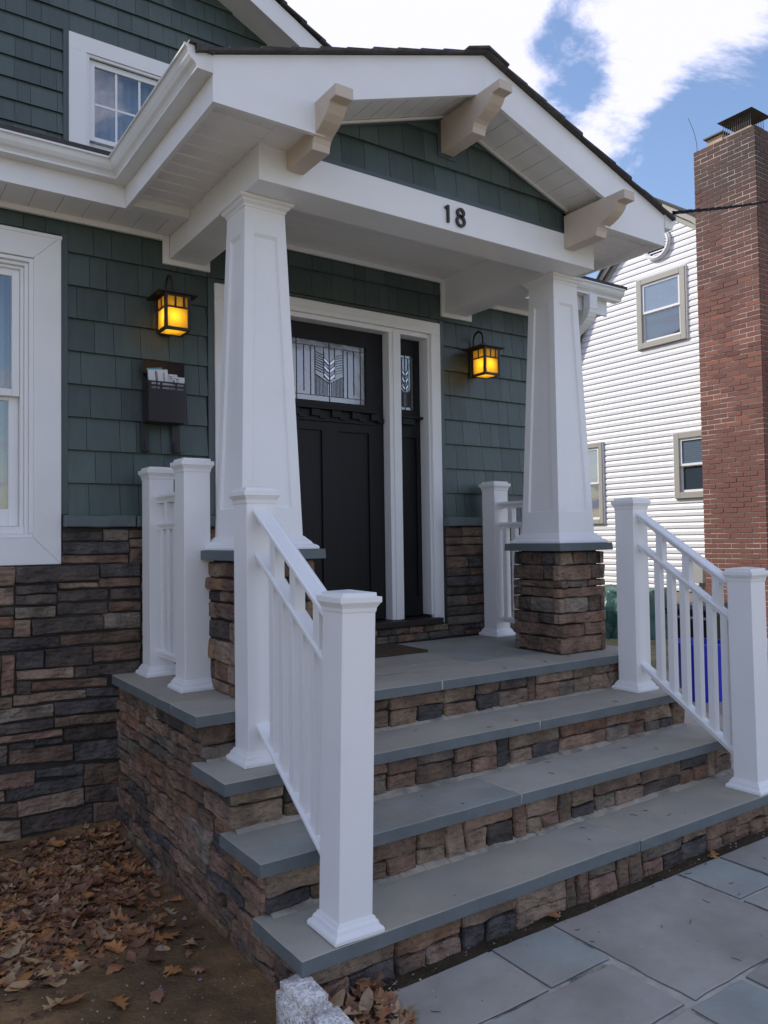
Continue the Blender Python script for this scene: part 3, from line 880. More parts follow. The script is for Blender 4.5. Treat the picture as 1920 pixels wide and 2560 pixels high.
# the rest of the veneer
for (u0, u1, v0, v1) in courses(-0.75, 0.318, -0.2, 1.305, (0.06, 0.11), (0.16, 0.42), 0.2):
    stone(FRONT(-0.034), rect(u0, u1, v0, v1, 0.003), rng.uniform(0.016, 0.028), rng.choice('ddsbbttpg'), veneer, gap=0.003, cell=0.08)
for (u0, u1, v0, v1) in courses(1.015, 1.44, ZP+0.004, 1.492, (0.06, 0.10), (0.12, 0.28), 0.2):
    stone(FRONT(-0.034), rect(u0, u1, v0, v1, 0.003), rng.uniform(0.016, 0.028), pick(), veneer, gap=0.003, cell=0.05)
for (u0, u1, v0, v1) in courses(3.088, HXR+0.03, ZP+0.004, 1.492, (0.05, 0.085), (0.12, 0.36), 0.15):
    stone(FRONT(-0.034), rect(u0, u1, v0, v1, 0.003), rng.uniform(0.016, 0.028), rng.choice('ddbbbtgsp'), veneer, gap=0.003, cell=0.05)
for (u0, u1, v0, v1) in courses(1.44, 3.088, ZP+0.004, 0.840, (0.05, 0.06), (0.07, 0.15), 0):
    stone(FRONT(-0.034), rect(u0, u1, v0, v1, 0.003), rng.uniform(0.018, 0.028), rng.choice('bbppttgsd'), veneer, gap=0.002, cell=0.05)
for (x0, x1) in ((0.627, 0.982), (0.986, 1.442), (3.086, 3.52), (3.524, HXR+0.05)):
    stone(FRONT(YS-0.001), rect(x0, x1, 1.4955, 1.5565, 0.0008), 0.092, 'SILL' if False else CAPST, veneer, 'stone_sill', gap=0.0008, edge=0.005, drop=0.005, amp=0.004, jit=0.002, cell=0.05, back=0.0)
stuff(hidden_sh.build('distant_shingles', GREEN, upper))

# door ------------------------------------------------------------
door = MB()
cy0 = -0.022
door.box(1.446, 1.532, cy0, YS, 0.842, 2.805); door.box(2.994, 3.080, cy0, YS, 0.842, 2.805); door.box(1.446, 3.080, cy0, YS, 2.8055, 2.888)
door.box(1.4995, 1.531, cy0-0.008, cy0+0.001, 0.842, 2.805); door.box(2.995, 3.0265, cy0-0.008, cy0+0.001, 0.842, 2.805); door.box(1.4995, 3.0265, cy0-0.008, cy0+0.001, 2.806, 2.838)
door = door.build('entrance_door', WHITE, house, bevel=0.002, seg=1)
fr = MB()
for x0, x1 in ((1.533, 1.548), (2.978, 2.9935)):
    fr.box(x0, x1, -0.012, 0.15, 0.90, 2.8)
for x0, x1 in ((1.752, 1.846), (2.662, 2.757)):
    fr.box(x0, x1, -0.004, 0.15, 0.885, 2.8); fr.box(x0+0.028, x1-0.028, -0.014, -0.0035, 0.885, 2.8)
fr.box(1.5485, 2.9775, -0.010, 0.15, 2.775, 2.8045)
fr.build('frame', WHITE, door, bevel=0.002, seg=1)
MB().box(1.50, 3.03, -0.075, 0.16, 0.846, 0.882).build('threshold', IRON, door, bevel=0.003)
leaf = MB()
Yd = 0.070
def panelled(m, x0, x1, z0, z1, openings, yf, yb=None):
    """board with rectangular openings; openings sorted, non overlapping columns"""
    yb = yb if yb is not None else yf+0.045
    xs = sorted({x0, x1, *[o[0] for o in openings], *[o[1] for o in openings]})
    for a, b in zip(xs[:-1], xs[1:]):
        zs = [z0]
        for o in sorted(openings, key=lambda o: o[2]):
            if o[0] <= a+1e-6 and o[1] >= b-1e-6:
                zs += [o[2], o[3]]
        zs.append(z1)
        for i in range(0, len(zs), 2):
            if zs[i+1]-zs[i] > 1e-5:
                m.box(a, b, yf, yb, zs[i], zs[i+1])
ops = [(1.972, 2.192, 1.02, 2.105), (2.312, 2.545, 1.02, 2.105)]
panelled(leaf, 1.8475, 2.6605, 0.892, 2.273, ops, Yd)
leaf.box(1.8475, 1.985, Yd, Yd+0.045, 2.2732, 2.773); leaf.box(2.527, 2.6605, Yd, Yd+0.045, 2.2732, 2.773); leaf.box(1.9855, 2.5265, Yd, Yd+0.045, 2.672, 2.773); leaf.box(1.9855, 2.5265, Yd, Yd+0.045, 2.2732, 2.29)
lo = leaf.build('door_leaf', DOORM, door)
for o in ops:
    MB().box(o[0]-0.001, o[1]+0.001, Yd+0.014, Yd+0.04, o[2]-0.001, o[3]+0.001).build('door_panel', DOORM, door)
sh = MB()
sh.box(1.93, 2.585, Yd-0.045, Yd+0.002, 2.232, 2.246); sh.box(1.94, 2.575, Yd-0.012, Yd+0.002, 2.160, 2.2315)
sh.build('door_shelf', DOORM, door, bevel=0.002, seg=1)
for i in range(5):
    x = 1.955+i*0.148
    d_ = MB().box(x-0.002, x+0.06, Yd-0.034, Yd-0.0125, 2.188, 2.2312)
    d_.box(x+0.0605, x+0.105, Yd-0.022, Yd-0.0124, 2.176, 2.205)
    d_.build('dentil', DOORM, door, bevel=0.0015, seg=1)
def leaded(x0, x1, z0, z1, y, parent, full=True):
    p = pane(x0-0.004, x1+0.004, z0-0.004, z1+0.004, y, parent, LEADGLASS)
    MB().box(x0-0.01, x1+0.01, y+0.02, y+0.024, z0-0.01, z1+0.01).build('backing', DARKROOM, parent)
    c = MB(); t = 0.0035; yf = y-0.004
    def h(xa, xb, z): c.box(xa, xb, yf, y-0.0005, z-t/2, z+t/2)
    def v(x, za, zb): c.box(x-t/2, x+t/2, yf-0.0006, y-0.0006, za, zb)
    def dline(xa, za, xb, zb):
        d = Vector((xb-xa, 0, zb-za)); nrm = Vector((-d.z, 0, d.x)).normalized()*t/2
        A = [(xa+nrm.x, yf-0.0012, za+nrm.z), (xb+nrm.x, yf-0.0012, zb+nrm.z), (xb-nrm.x, yf-0.0012, zb-nrm.z), (xa-nrm.x, yf-0.0012, za-nrm.z)]
        c.prism(A, [(q[0], y-0.0003, q[2]) for q in A])
    b = 0.035 if full else 0.02
    xm = (x0+x1)/2
    for z in (z0+b, z1-b): h(x0, x1, z)
    for x in (x0+b, x1-b): v(x, z0, z1)
    zm = (z0+z1)/2; W = 0.040 if full else 0.026
    chs = MB(); yfc = y-0.0035
    for sgn in (-1, 1):
        for i in range(3):
            zb = zm-0.055+i*0.048
            a = [(xm+sgn*0.006, zb), (xm+sgn*W, zb+0.028), (xm+sgn*W, zb+0.052), (xm+sgn*0.006, zb+0.024)]
            A = [(q[0], yfc, q[1]) for q in a]
            MB().prism(A, [(q[0], y-0.0002, q[2]) for q in A]).build('chevron_glass', BEVELGLASS, parent)
            dline(a[0][0], a[0][1], a[1][0], a[1][1]); dline(a[3][0], a[3][1], a[2][0], a[2][1])
        v(xm+sgn*W, zm-0.04, z1-b)
        dline(xm, zm-0.075, xm+sgn*(W*2.6 if full else W*1.9), zm-0.075+W*1.35)
        ex = xm+sgn*(W*2.6 if full else W*1.9)
        v(ex, z0+b, z1-b)
        v(xm+sgn*W*0.45, z0+b, zm-0.065)
        nb = 7 if full else 4
        for i in range(nb):
            xx = xm+sgn*(W*0.8+(ex-xm)*sgn*0+i*(abs(ex-xm)-W*0.8)/nb)
            c.box(xx-0.0008, xx+0.0008, yf, y-0.0005, z0+b, zm-0.075+(abs(xx-xm))*0.5)
        if full:
            for i in range(8):
                zz = zm-0.01+i*0.016
                dline(xm+sgn*W, zz, ex, zz+0.02)
            v(xm+sgn*W*3.4, z0+b, z1-b); v(xm+sgn*W*4.6, z0+b+0.02, z1-b)
    v(xm, z0, z1)
    c.build('lead_came', LEAD, parent)
leaded(1.9855, 2.5265, 2.290, 2.672, Yd+0.012, door)
for x0, x1 in ((2.7575, 2.978), (1.5485, 1.7515)):
    s_ = MB()
    panelled(s_, x0, x1, 0.892, 2.773, [(x0+0.03, x1-0.045, 2.29, 2.665), (x0+0.035, x1-0.035, 1.02, 2.10)], 0.085, 0.13)
    s_.build('sidelight', DOORM, door)
    MB().box(x0+0.034, x1-0.034, 0.10, 0.125, 1.019, 2.101).build('door_panel', DOORM, door)
    q = MB().box(x0+0.001, x1-0.001, 0.045, 0.0845, 2.228, 2.242); q.box(x0+0.05, x1-0.07, 0.055, 0.0845, 2.185, 2.2275)
    q.build('door_shelf', DOORM, door, bevel=0.0015, seg=1)
    leaded(x0+0.03, x1-0.045, 2.29, 2.665, 0.095, door, False)

# porch roof structure -------------------------------------------
bm_ = MB()
bm_.box(BX0, BX1, BYF, BYI, BZ, 3.138)
bm_.box(BX0+0.0006, BX0+BW, BYI+0.0004, -0.006, BZ+0.0006, 3.212); bm_.box(BX1-BW, BX1-0.0006, BYI+0.0004, -0.006, BZ+0.0006, 3.212)
bm_.build('porch_beam', WHITE, house, bevel=0.002, seg=1)
cl = MB()
for i in range(12):
    y1 = BYI+0.001+i*(0.945/12); 
    cl.box(BX0+BW+0.001, BX1-BW-0.001, y1, y1+0.945/12-0.003, 3.210, 3.222)
cl.box(BX0+BW, BX1-BW, BYI, 0.0, 3.2225, 3.24)
cl.build('porch_ceiling', SOFFIT, house)
tr = MB()
for a, b in ((1.149, 1.421), (3.100, 3.372)):
    tr.box(a, b, -0.021, -0.003, 2.944, 2.974); tr.box(a, a+0.036, -0.0205, -0.003, 2.9745, 3.099 if a < 2 else 3.205); tr.box(b-0.030, b, -0.0205, -0.003, 2.9745, 3.205 if a < 2 else 3.099)
tr.box(1.4215, 3.0995, -0.020, -0.003, 3.178, 3.2085)
tr.build('beam_trim', WHITE, house, bevel=0.0015, seg=1)
# gable wall
gy = -1.120
soff_z = lambda x: 3.580-SL*abs(x-PKX)
gw = MB().ext_y([(1.40, 3.1385), (3.12, 3.1385), (3.12, soff_z(3.12)), (PKX, soff_z(PKX)), (1.40, soff_z(1.40))], gy, gy+0.03)
gable = gw.build('gable_wall', GREENT, house)
gclip = [(-SL, 1, 3.560-SL*PKX), (SL, 1, 3.560+SL*PKX)]
shingle_field(1.42, 3.10, [(3.166, 3.312), (3.312, 3.47), (3.47, 3.60)], gy, gable, gclip, (0.10, 0.16))
gt = MB()
gt.box(1.41, 3.11, gy-0.030, gy+0.001, 3.1386, 3.163)
for sg in (1, -1):
    X = lambda d: PKX+sg*d
    gt.ext_y([(X(0.0), soff_z(PKX)-0.001), (X(0.85), soff_z(PKX+0.85)-0.001), (X(0.85), soff_z(PKX+0.85)-0.024), (X(0.0), soff_z(PKX)-0.024)], gy-0.0205-0.0005*sg, gy+0.001)
gt.box(2.190, 2.306, gy-0.0215, gy-0.0005, 3.352, 3.56)
gt.build('gable_trim', GREENT, house)
# rake board with eave returns
rtop = lambda x: PKZ-SL*abs(x-PKX)
rb = MB()
rbot = lambda x: 3.560-0.347*abs(x-PKX)
rb.ext_y([(PF0, ZFB), (1.365, ZFB+0.002), (1.365, rbot(1.365)), (PKX, rbot(PKX)), (PKX, PKZ), (PF0, rtop(PF0))], YRK, YRK+0.022)
rb.ext_y([(PF1, ZFB), (3.125, ZFB+0.002), (3.125, rbot(3.125)), (PKX+0.0005, rbot(PKX)), (PKX+0.0005, PKZ), (PF1, rtop(PF1))], YRK, YRK+0.022)
rb.build('rake_board', WHITE, house)
# sloped rake soffit boards
for sg in (1, -1):
    n = 9
    for i in range(n):
        d0, d1 = 0.90*i/n+0.0015, 0.90*(i+1)/n-0.0015
        x0, x1 = PKX+sg*d0, PKX+sg*d1
        m = MB()
        A = [(x0, YRK+0.023, soff_z(x0)+0.014), (x1, YRK+0.023, soff_z(x1)+0.014), (x1, gy-0.004, soff_z(x1)+0.014), (x0, gy-0.004, soff_z(x0)+0.014)]
        m.prism([(p[0], p[1], p[2]-0.013) for p in A], A)
        m.build('soffit_board', SOFFIT, house)
m = MB()
for sg in (1, -1):
    X = lambda d: PKX+sg*d
    m.ext_y([(X(0.0), soff_z(PKX)+0.016), (X(1.0), soff_z(PKX+1.0)+0.016), (X(1.0), soff_z(PKX+1)+0.026), (X(0), soff_z(PKX)+0.026)], YRK+0.023, gy+0.02)
    m.ext_y([(X(0.0), soff_z(PKX)-0.002), (X(0.86), soff_z(PKX+0.86)-0.002), (X(0.86), soff_z(PKX+0.86)-0.014), (X(0), soff_z(PKX)-0.014)], gy-0.034-0.0005*sg, gy-0.0215)
m.build('soffit_backing', SOFFIT, house)
# flat porch soffits
ZSF = 3.134
for (a, b) in ((PF0+0.018, BX0-0.001), (BX1+0.001, PF1-0.018)):
    y = YRK+0.024
    i = 0
    while y < -0.30:
        w = 0.098
        m = MB().box(a, b, y, min(y+w, -0.262), ZSF, ZSF+0.010)
        m.box(a, b, y+0.003, y+0.012, ZSF-0.006, ZSF-0.0001)
        m.build('soffit_board', SOFFIT, house)
        y += w+0.002; i += 1
    m = MB(); m.box(a-0.002, b+0.001, YRK+0.024, -0.26, ZSF+0.0105, ZSF+0.02)
    m.build('soffit_backing', SOFFIT, house)
# short soffit in front of the beam, under the eave returns
for a, b, c, d in ((BX0, 1.364, 1.356, 1.364), (3.126, BX1, 3.126, 3.134)):
    m = MB().box(a, b, YRK+0.023, BYF-0.001, ZSF-0.0005, ZSF+0.0095)
    m.box(c, d, YRK+0.0235, BYF-0.001, ZSF+0.0095, 3.26)
    m.build('eave_return', SOFFIT, house)
for a, b in ((PF0+0.0205, BX0-0.0015), (BX1+0.0015, PF1-0.0205)):
    MB().box(a, b, -0.330, YE+0.0005, 3.092, 3.16).build('soffit_seam_board', SOFFIT, house)
MB().box(PF0, PF0+0.02, YRK+0.0225, -0.272, ZFB, 3.262).build('porch_fascia', WHITE, house)
MB().box(PF1-0.02, PF1, YRK+0.0225, -0.272, ZFB, 3.262).build('porch_fascia', WHITE, house)
MB().box(-4.8, PF0+0.02, YE, YE+0.02, ZFB, 3.285).build('house_fascia', WHITE, house)
MB().box(PF1-0.02, 4.52, YE, YE+0.02, ZFB, 3.285).build('house_fascia', WHITE, house)
ZHS = 3.100
for a, b in ((-1.2, BX0-0.002), (BX1+0.002, 4.50)):
    x = a
    while x < b-0.005:
        w = min(0.128, b-x)
        m = MB().box(x, x+w-0.0025, YE+0.021, -0.002, ZHS, ZHS+0.01)
        m.build('soffit_board', SOFFIT, house)
        x += w
hs = MB().box(-4.8, BX0, YE+0.021, 0.0, ZHS+0.0105, ZHS+0.02).box(BX1, 4.5, YE+0.021, 0.0, ZHS+0.0105, ZHS+0.02)
hs.box(-4.8, 1.148, -0.022, -0.0025, 3.072, 3.0995); hs.box(3.373, 4.4, -0.022, -0.0025, 3.072, 3.0995)
hs.build('soffit_channel', SOFFIT, house)
# brackets
def bracket(x0, x1, zb, zt, yback=BYF-0.0008):
    h = zt-zb; k = h/0.187
    P = [(yback, zb), (-1.386, zb), (-1.392, zb+0.028*k), (-1.402, zb+0.046*k), (-1.420, zb+0.058*k), (-1.448, zb+0.068*k), (-1.478, zb+0.082*k), (-1.505, zb+0.102*k), (-1.522, zb+0.122*k), (-1.530, zb+0.138*k), (-1.580, zb+0.138*k), (-1.580, zt), (yback, zt)]
    return MB().ext_x(P, x0, x1).build('bracket', BEIGE, house, bevel=0.002, seg=1)
bracket(1.321, 1.405, 3.045, 3.232)
bracket(3.082, 3.166, 3.050, 3.236)
bracket(2.207, 2.289, 3.372, 3.540, gy-0.022)
# roof of the porch, laid in courses
YB = 1.25
for sg in (1, -1):
    n = 11; Ltot = PF1-PKX+0.07
    for i in range(n):
        d0 = max(0.0, Ltot*i/n-0.03); d1 = Ltot*(i+1)/n
        x0, x1 = PKX+sg*d0, PKX+sg*d1
        z = lambda x: PKZ-SL*abs(x-PKX)
        jj = rng.uniform(-0.006, 0.006)
        m = MB().ext_y([(x0, z(x0)+0.004), (x1, z(x1)+0.003), (x1, z(x1)+0.021), (x0, z(x0)+0.012)], YRK-0.030+jj, YB)
        m.build('roof_shingle', ROOF, house)
    # ridge caps
for i in range(9):
    y = YRK-0.045+i*0.16
    m = MB().ext_y([(PKX-0.13, PKZ-SL*0.13+0.016), (PKX, PKZ+0.016), (PKX+0.13, PKZ-SL*0.13+0.016), (PKX+0.13, PKZ-SL*0.13+0.024), (PKX, PKZ+0.027), (PKX-0.13, PKZ-SL*0.13+0.024)], y, y+0.19)
    for k_ in range(len(m.v)):
        if k_ >= 6:
            m.v[k_] = (m.v[k_][0], m.v[k_][1], m.v[k_][2]-0.010)
    m.build('ridge_cap', ROOF, house)
# main low roof in front of the upper storey
mr_ = MB()
def zmain(y): return 3.296+0.333*(y+0.355)
for (a, b) in ((-4.9, PF0+0.3), (PF1-0.3, 4.66)):
    for i in range(9):
        y0 = -0.355+i*0.30; y1 = y0+0.34
        mr_.ext_x([(y0, zmain(y0)), (y1, zmain(y1)), (y1, zmain(y1)+0.012), (y0, zmain(y0)+0.026)], a-0.0004*i, b)
mr_.box(PF0+0.3, PF1-0.3, 0.6, 2.4, 3.5, 3.55)
mr_.build('lower_roof', ROOF, house)
MB().box(-4.9, 0.80, -0.372, -0.340, 3.289, 3.296).build('drip_edge', DRIP, house)
MB().box(3.80, 4.64, -0.372, -0.340, 3.289, 3.296).build('drip_edge', DRIP, house)
MB().box(0.775, 0.80, YRK-0.02, -0.372, 3.285, 3.293).box(0.80, PF0+0.0, YRK-0.024, YRK-0.002, 3.270, 3.288).build('drip_edge', DRIP, house)
# gutters
GP = [(0.0, 3.203), (0.064, 3.203), (0.065, 3.214), (0.072, 3.224), (0.084, 3.234), (0.095, 3.250), (0.100, 3.268), (0.104, 3.274), (0.112, 3.276), (0.112, 3.285), (0.105, 3.285), (0.096, 3.262), (0.090, 3.245), (0.010, 3.245), (0.004, 3.285), (0.0, 3.285)]
g = MB()
g.prism([(PF0-0.0005-d, YRK-0.004, z) for d, z in GP], [(PF0-0.0005-d, YE-0.0005-d, z) for d, z in GP])
g.prism([(-4.8, YE-0.0005-d, z) for d, z in GP], [(PF0-0.0005-d, YE-0.0005-d, z) for d, z in GP])
EC = [p for p in GP[:10]]+[(0.0, 3.285)]
g.prism([(PF0-0.0005-d*1.03, YRK-0.0065, z-0.001) for d, z in EC], [(PF0-0.0005-d*1.03, YRK-0.0042, z-0.001) for d, z in EC])
g.build('gutter', ALU, house)
g = MB()
g.prism([(PF1+0.0005+d, YRK-0.004, z) for d, z in GP], [(PF1+0.0005+d, YE-0.0005-d, z) for d, z in GP])
g.prism([(PF1+0.0005+d, YE-0.0005-d, z) for d, z in GP], [(4.60, YE-0.0005-d, z) for d, z in GP])
g.prism([(PF1+0.0005+d*1.03, YRK-0.0065, z-0.001) for d, z in EC], [(PF1+0.0005+d*1.03, YRK-0.0042, z-0.001) for d, z in EC])
g.prism([(4.6005, YE-0.0005-d*1.03, z-0.001) for d, z in EC], [(4.604, YE-0.0005-d*1.03, z-0.001) for d, z in EC])
g.build('gutter', ALU, house)
# downspout with a ribbed elbow
def downspout():
    m = MB()
    path = [(4.27, -0.325, 3.205), (4.27, -0.325, 3.13)]
    for i in range(1, 13):
        t = i/12; a = t*0.95
        path.append((4.27-0.085*(1-math.cos(a)), -0.325+0.15*(1-math.cos(a)), 3.13-0.20*math.sin(a)))
    path += [(4.20, -0.205, 2.90), (4.175, -0.11, 2.83), (4.165, -0.065, 2.77), (4.165, -0.060, 2.70), (4.165, -0.060, 0.10)]
    vv = []
    for i, p in enumerate(path):
        k = 1.0+(0.06 if (i % 2 and 2 < i < 14) else 0)
        a, b = 0.042*k, 0.032*k
        vv += [(p[0]-a, p[1]-b, p[2]), (p[0]+a, p[1]-b, p[2]), (p[0]+a, p[1]+b, p[2]), (p[0]-a, p[1]+b, p[2])]
    n = len(path); f = [(0, 1, 2, 3), (4*n-4, 4*n-3, 4*n-2, 4*n-1)]
    for i in range(n-1):
        for j in range(4):
            f.append((4*i+j, 4*i+(j+1) % 4, 4*i+4+(j+1) % 4, 4*i+4+j))
    m.add(vv, f)
    return m.build('downspout', ALU, house, bevel=0.008, seg=2)
downspout()

# ------------------------------------------------------------------ house number
def stroke(paths, parent, w=0.0135):
    m = MB()
    for pts, closed in paths:
        n = len(pts); L, Rr = [], []
        for i, p in enumerate(pts):
            a_ = pts[(i-1) % n] if (closed or i > 0) else p
            b_ = pts[(i+1) % n] if (closed or i < n-1) else p
            d = Vector((b_[0]-a_[0], b_[1]-a_[1])).normalized(); nn = Vector((-d.y, d.x))*w/2
            L.append((p[0]+nn.x, p[1]+nn.y)); Rr.append((p[0]-nn.x, p[1]-nn.y))
        for i in range(n if closed else n-1):
            j = (i+1) % n
            m.ext_y([L[i], L[j], Rr[j], Rr[i]], BYF-0.012, BYF-0.0012)
    return m.build('digit', IRON, parent)
num = thing('house_number', (2.27, BYF, 3.0), 'dark metal house number 18 on the white porch beam', 'house number')
stroke([([(2.212, 3.082), (2.222, 3.091), (2.229, 3.100), (2.2292, 3.012)], False)], num)
def ell(cx_, cz_, rx, rz, n=26):
    return [(cx_+rx*math.cos(2*math.pi*i/n), cz_+rz*math.sin(2*math.pi*i/n)) for i in range(n)]
stroke([(ell(2.312, 3.0785, 0.0205, 0.0185), True), (ell(2.312, 3.0345, 0.0245, 0.0235), True)], num)

# ------------------------------------------------------------------ columns on stone piers
def column(cx, label, stones):
    cy = -0.879; hp = 0.186; zc0, zc1 = 1.332, 1.375
    t = thing('porch_column', (cx, cy, ZP), label, 'column', 'tapered porch columns')
    MB().box(cx-hp+0.03, cx+hp-0.03, cy-hp+0.03, cy+hp-0.03, ZP+0.001, zc0-0.001).build('pier_core', MORTAR_D, t)
    H = zc0-0.012-ZP
    for (face, u0, u1, v0, v1, c, dd) in stones:
        z0 = ZP+0.004+H*v0; z1 = ZP+0.004+H*v1
        a = -hp+2*hp*u0; b = -hp+2*hp*u1
        if face == 'f':
            fn, U = FRONT(cy-hp+0.028), lambda s: cx+s
        elif face == 'l':
            fn, U = LEFTF(cx-hp+0.028), lambda s: cy-s          # s runs from the back to the front corner
            a, b = -b, -a
            U = lambda s: cy+s
        elif face == 'r':
            fn, U = RIGHTF(cx+hp-0.028), lambda s: cy+s
        else:
            fn, U = BACKF(cy+hp-0.028), lambda s: cx+s
        q = rect(U(a), U(b), z0, z1, 0.003)
        stone(fn, q, 0.028+dd, c, t, gap=0.0015, edge=0.006, drop=0.007, amp=0.005, jit=0.004, cell=0.045, back=-0.01)
    stone(TOPF(zc0), rect(cx-0.227, cx+0.227, cy-0.227, cy+0.227, 0.001), zc1-zc0, CAPST, t, 'pier_cap', gap=0.0, edge=0.004, drop=0.003, amp=0.0005, jit=0.0012, cell=0.05, back=0.0, maxn=9)
    MB().sq(cx, cy, [(0.206, zc1+0.0005), (0.206, zc1+0.012), (0.196, zc1+0.020), (0.186, zc1+0.024), (0.180, zc1+0.034), (0.164, zc1+0.050), (0.157, zc1+0.058), (0.1525, zc1+0.060)]).build('base_moulding', WHITE, t, bevel=0.0012, seg=1)
    zb, zp0, zp1, zt = zc1+0.056, 1.560, 2.812, 2.974
    hw = lambda z: 0.1505+(0.100-0.1505)*(z-1.43)/(2.935-1.43)
    m = MB(); bd = 0.047; rec = 0.011; sl = 0.006
    for k in range(4):
        ca, sa = (1, 0, -1, 0)[k], (0, 1, 0, -1)[k]
        def pt(a, o, z):
            x, y = a, -o
            return (cx+x*ca-y*sa, cy+x*sa+y*ca, z)
        def ring(z0, z1, inset, r):
            return [pt(-(hw(z0)-inset), hw(z0)-r, z0), pt(hw(z0)-inset, hw(z0)-r, z0), pt(hw(z1)-inset, hw(z1)-r, z1), pt(-(hw(z1)-inset), hw(z1)-r, z1)]
        vs = ring(zb, zt, 0, 0)+ring(zp0, zp1, bd, 0)+ring(zp0+sl, zp1-sl*2.5, bd+sl, rec)
        f = []
        for a0 in (0, 4):
            for i in range(4):
                f.append((a0+i, a0+(i+1) % 4, a0+4+(i+1) % 4, a0+4+i))
        f.append((8, 9, 10, 11))
        m.add(vs, f)
    m.build('shaft', WHITE, t)
    MB().sq(cx, cy, [(0.100, 2.926), (0.104, 2.928), (0.106, 2.938), (0.118, 2.948), (0.121, 2.956), (0.133, 2.962), (0.136, 2.9735)]).build('capital', WHITE, t, bevel=0.001, seg=1)
    return t
rows_z = [(0.875, 1.0), (0.722, 0.868), (0.648, 0.716), (0.552, 0.642), (0.400, 0.546), (0.290, 0.394), (0.160, 0.284), (0.0, 0.154)]
fr_ = [[(0, .03, 't'), (.04, .30, 't'), (.31, .62, 'p'), (.63, 1.0, 'd')], [(-.05, .68, 'p'), (.69, .90, 'b'), (.91, 1.0, 'g')], [(.07, .23, 'g'), (.24, .61, 'g'), (.62, 1.0, 'p')],
       [(-.05, 1.0, 'p')], [(-.02, .09, 't'), (.10, .62, 'g'), (.63, 1.0, 'b')], [(-.05, .27, 't'), (.28, 1.0, 'p')], [(.06, .52, 'p'), (.53, 1.0, 'p')], [(0, 1.0, 'p')]]
lf_ = [[(0, .58, 'b'), (.59, .92, 's'), (.93, 1.02, 't')], [(0, .65, 'b'), (.66, .91, 'd')], [(0, 1.06, 'b')], [(-.02, .15, 'd'), (.16, .92, 'b')], [(-.03, .34, 'd'), (.35, 1.0, 'g')], [(0, .52, 'b'), (.53, .92, 'd')], [(0, 1.06, 'b')], [(.02, 1.0, 'b')]]
def col_stones(mirror):
    S = []
    for r, (v0, v1) in enumerate(rows_z):
        dd = rng.uniform(-0.006, 0.010)
        for u0, u1, c in fr_[r]:
            S.append(('f', u0, u1, v0, v1, c, dd+rng.uniform(-0.002, 0.003)))
        for u0, u1, c in lf_[r]:
            S.append(('l', u0, u1, v0, v1, c, dd+rng.uniform(-0.002, 0.003)))
        for f_ in ('r', 'k'):
            s_ = rng.uniform(0.3, 0.7)
            S.append((f_, -0.02, s_, v0, v1, pick(), dd)); S.append((f_, s_+0.01, 1.02, v0, v1, pick(), dd))
    return S
def col_stones_rand():
    S = []
    for (u0, u1, v0, v1) in courses(0, 1, 0, 1, (0.11, 0.17), (0.3, 0.75), 0.0):
        pass
    v = 0.0
    while v < 0.99:
        h = rng.uniform(0.085, 0.19)
        if 1-(v+h) < 0.07: h = 1-v
        dd = rng.uniform(-0.008, 0.016)
        for f_ in ('f', 'l', 'r', 'k'):
            u = -0.02
            while u < 0.99:
                l = rng.uniform(0.25, 0.8)
                if 1.02-(u+l) < 0.2: l = 1.02-u
                S.append((f_, u, u+l-0.01, v, v+h-0.008, rng.choice('bbttpdrs'), dd+rng.uniform(-0.004, 0.004)))
                u += l
        v += h
    return S
column(1.300, 'white tapered panelled column on a stone pier behind the nearer stair railing', col_stones_rand())
column(3.278, 'white tapered panelled column on a stone pier at the far right porch corner', col_stones(False))

# ------------------------------------------------------------------ railings
def post(t, cx, cy, z0, H, tilt=None):
    hw_ = 0.0628
    parts = []
    m = MB().box(cx-hw_, cx+hw_, cy-hw_, cy+hw_, z0+0.02, z0+H-0.03)
    parts.append(m.build('post', PVC, t, bevel=0.003))
    c = MB().sq(cx, cy, [(0.0635, z0+H-0.052), (0.0655, z0+H-0.046), (0.0665, z0+H-0.036), (0.0705, z0+H-0.028), (0.0745, z0+H-0.022), (0.0745, z0+H-0.019), (0.0785, z0+H-0.019), (0.0785, z0+H), (0.0655, z0+H+0.002), (0.0655, z0+H+0.013), (0.003, z0+H+0.021)])
    parts.append(c.build('post_cap', PVC, t, bevel=0.0012, seg=1))
    b = MB().sq(cx, cy, [(0.0915, z0+0.001), (0.0915, z0+0.012), (0.088, z0+0.019), (0.082, z0+0.023), (0.0795, z0+0.026), (0.077, z0+0.036), (0.0705, z0+0.042), (0.068, z0+0.050), (0.0632, z0+0.051)])
    parts.append(b.build('post_base', PVC, t, bevel=0.0012, seg=1))
    if tilt:
        for o in parts:
            M = Matrix.Translation((cx, cy, z0+0.45)) @ Matrix.Rotation(tilt[0], 4, 'Y') @ Matrix.Rotation(tilt[1], 4, 'X') @ Matrix.Translation((-cx, -cy, -z0-0.45))
            o.data.transform(M)
TOPP = [(-.038, -.014), (-.034, -.021), (-.027, -.023), (-.027, -.029), (-.022, -.032), (-.022, -.042), (.022, -.042), (.022, -.032), (.027, -.029), (.027, -.023), (.034, -.021), (.038, -.014), (.037, -.005), (.031, 0), (.024, -.001), (.021, -.005), (-.021, -.005), (-.024, -.001), (-.031, 0), (-.037, -.005)]
MIDP = [(-.030, -.010), (-.028, -.017), (-.024, -.019), (-.024, -.024), (-.020, -.027), (-.020, -.036), (.020, -.036), (.020, -.027), (.024, -.024), (.024, -.019), (.028, -.017), (.030, -.010), (.028, -.003), (.023, 0), (-.023, 0), (-.028, -.003)]
def rail(t, nm, X, y0, y1, z0, z1, prof):
    m = MB().prism([(X+dx, y0, z0+dz) for dx, dz in prof], [(X+dx, y1, z1+dz) for dx, dz in prof])
    return m.build(nm, PVC, t)
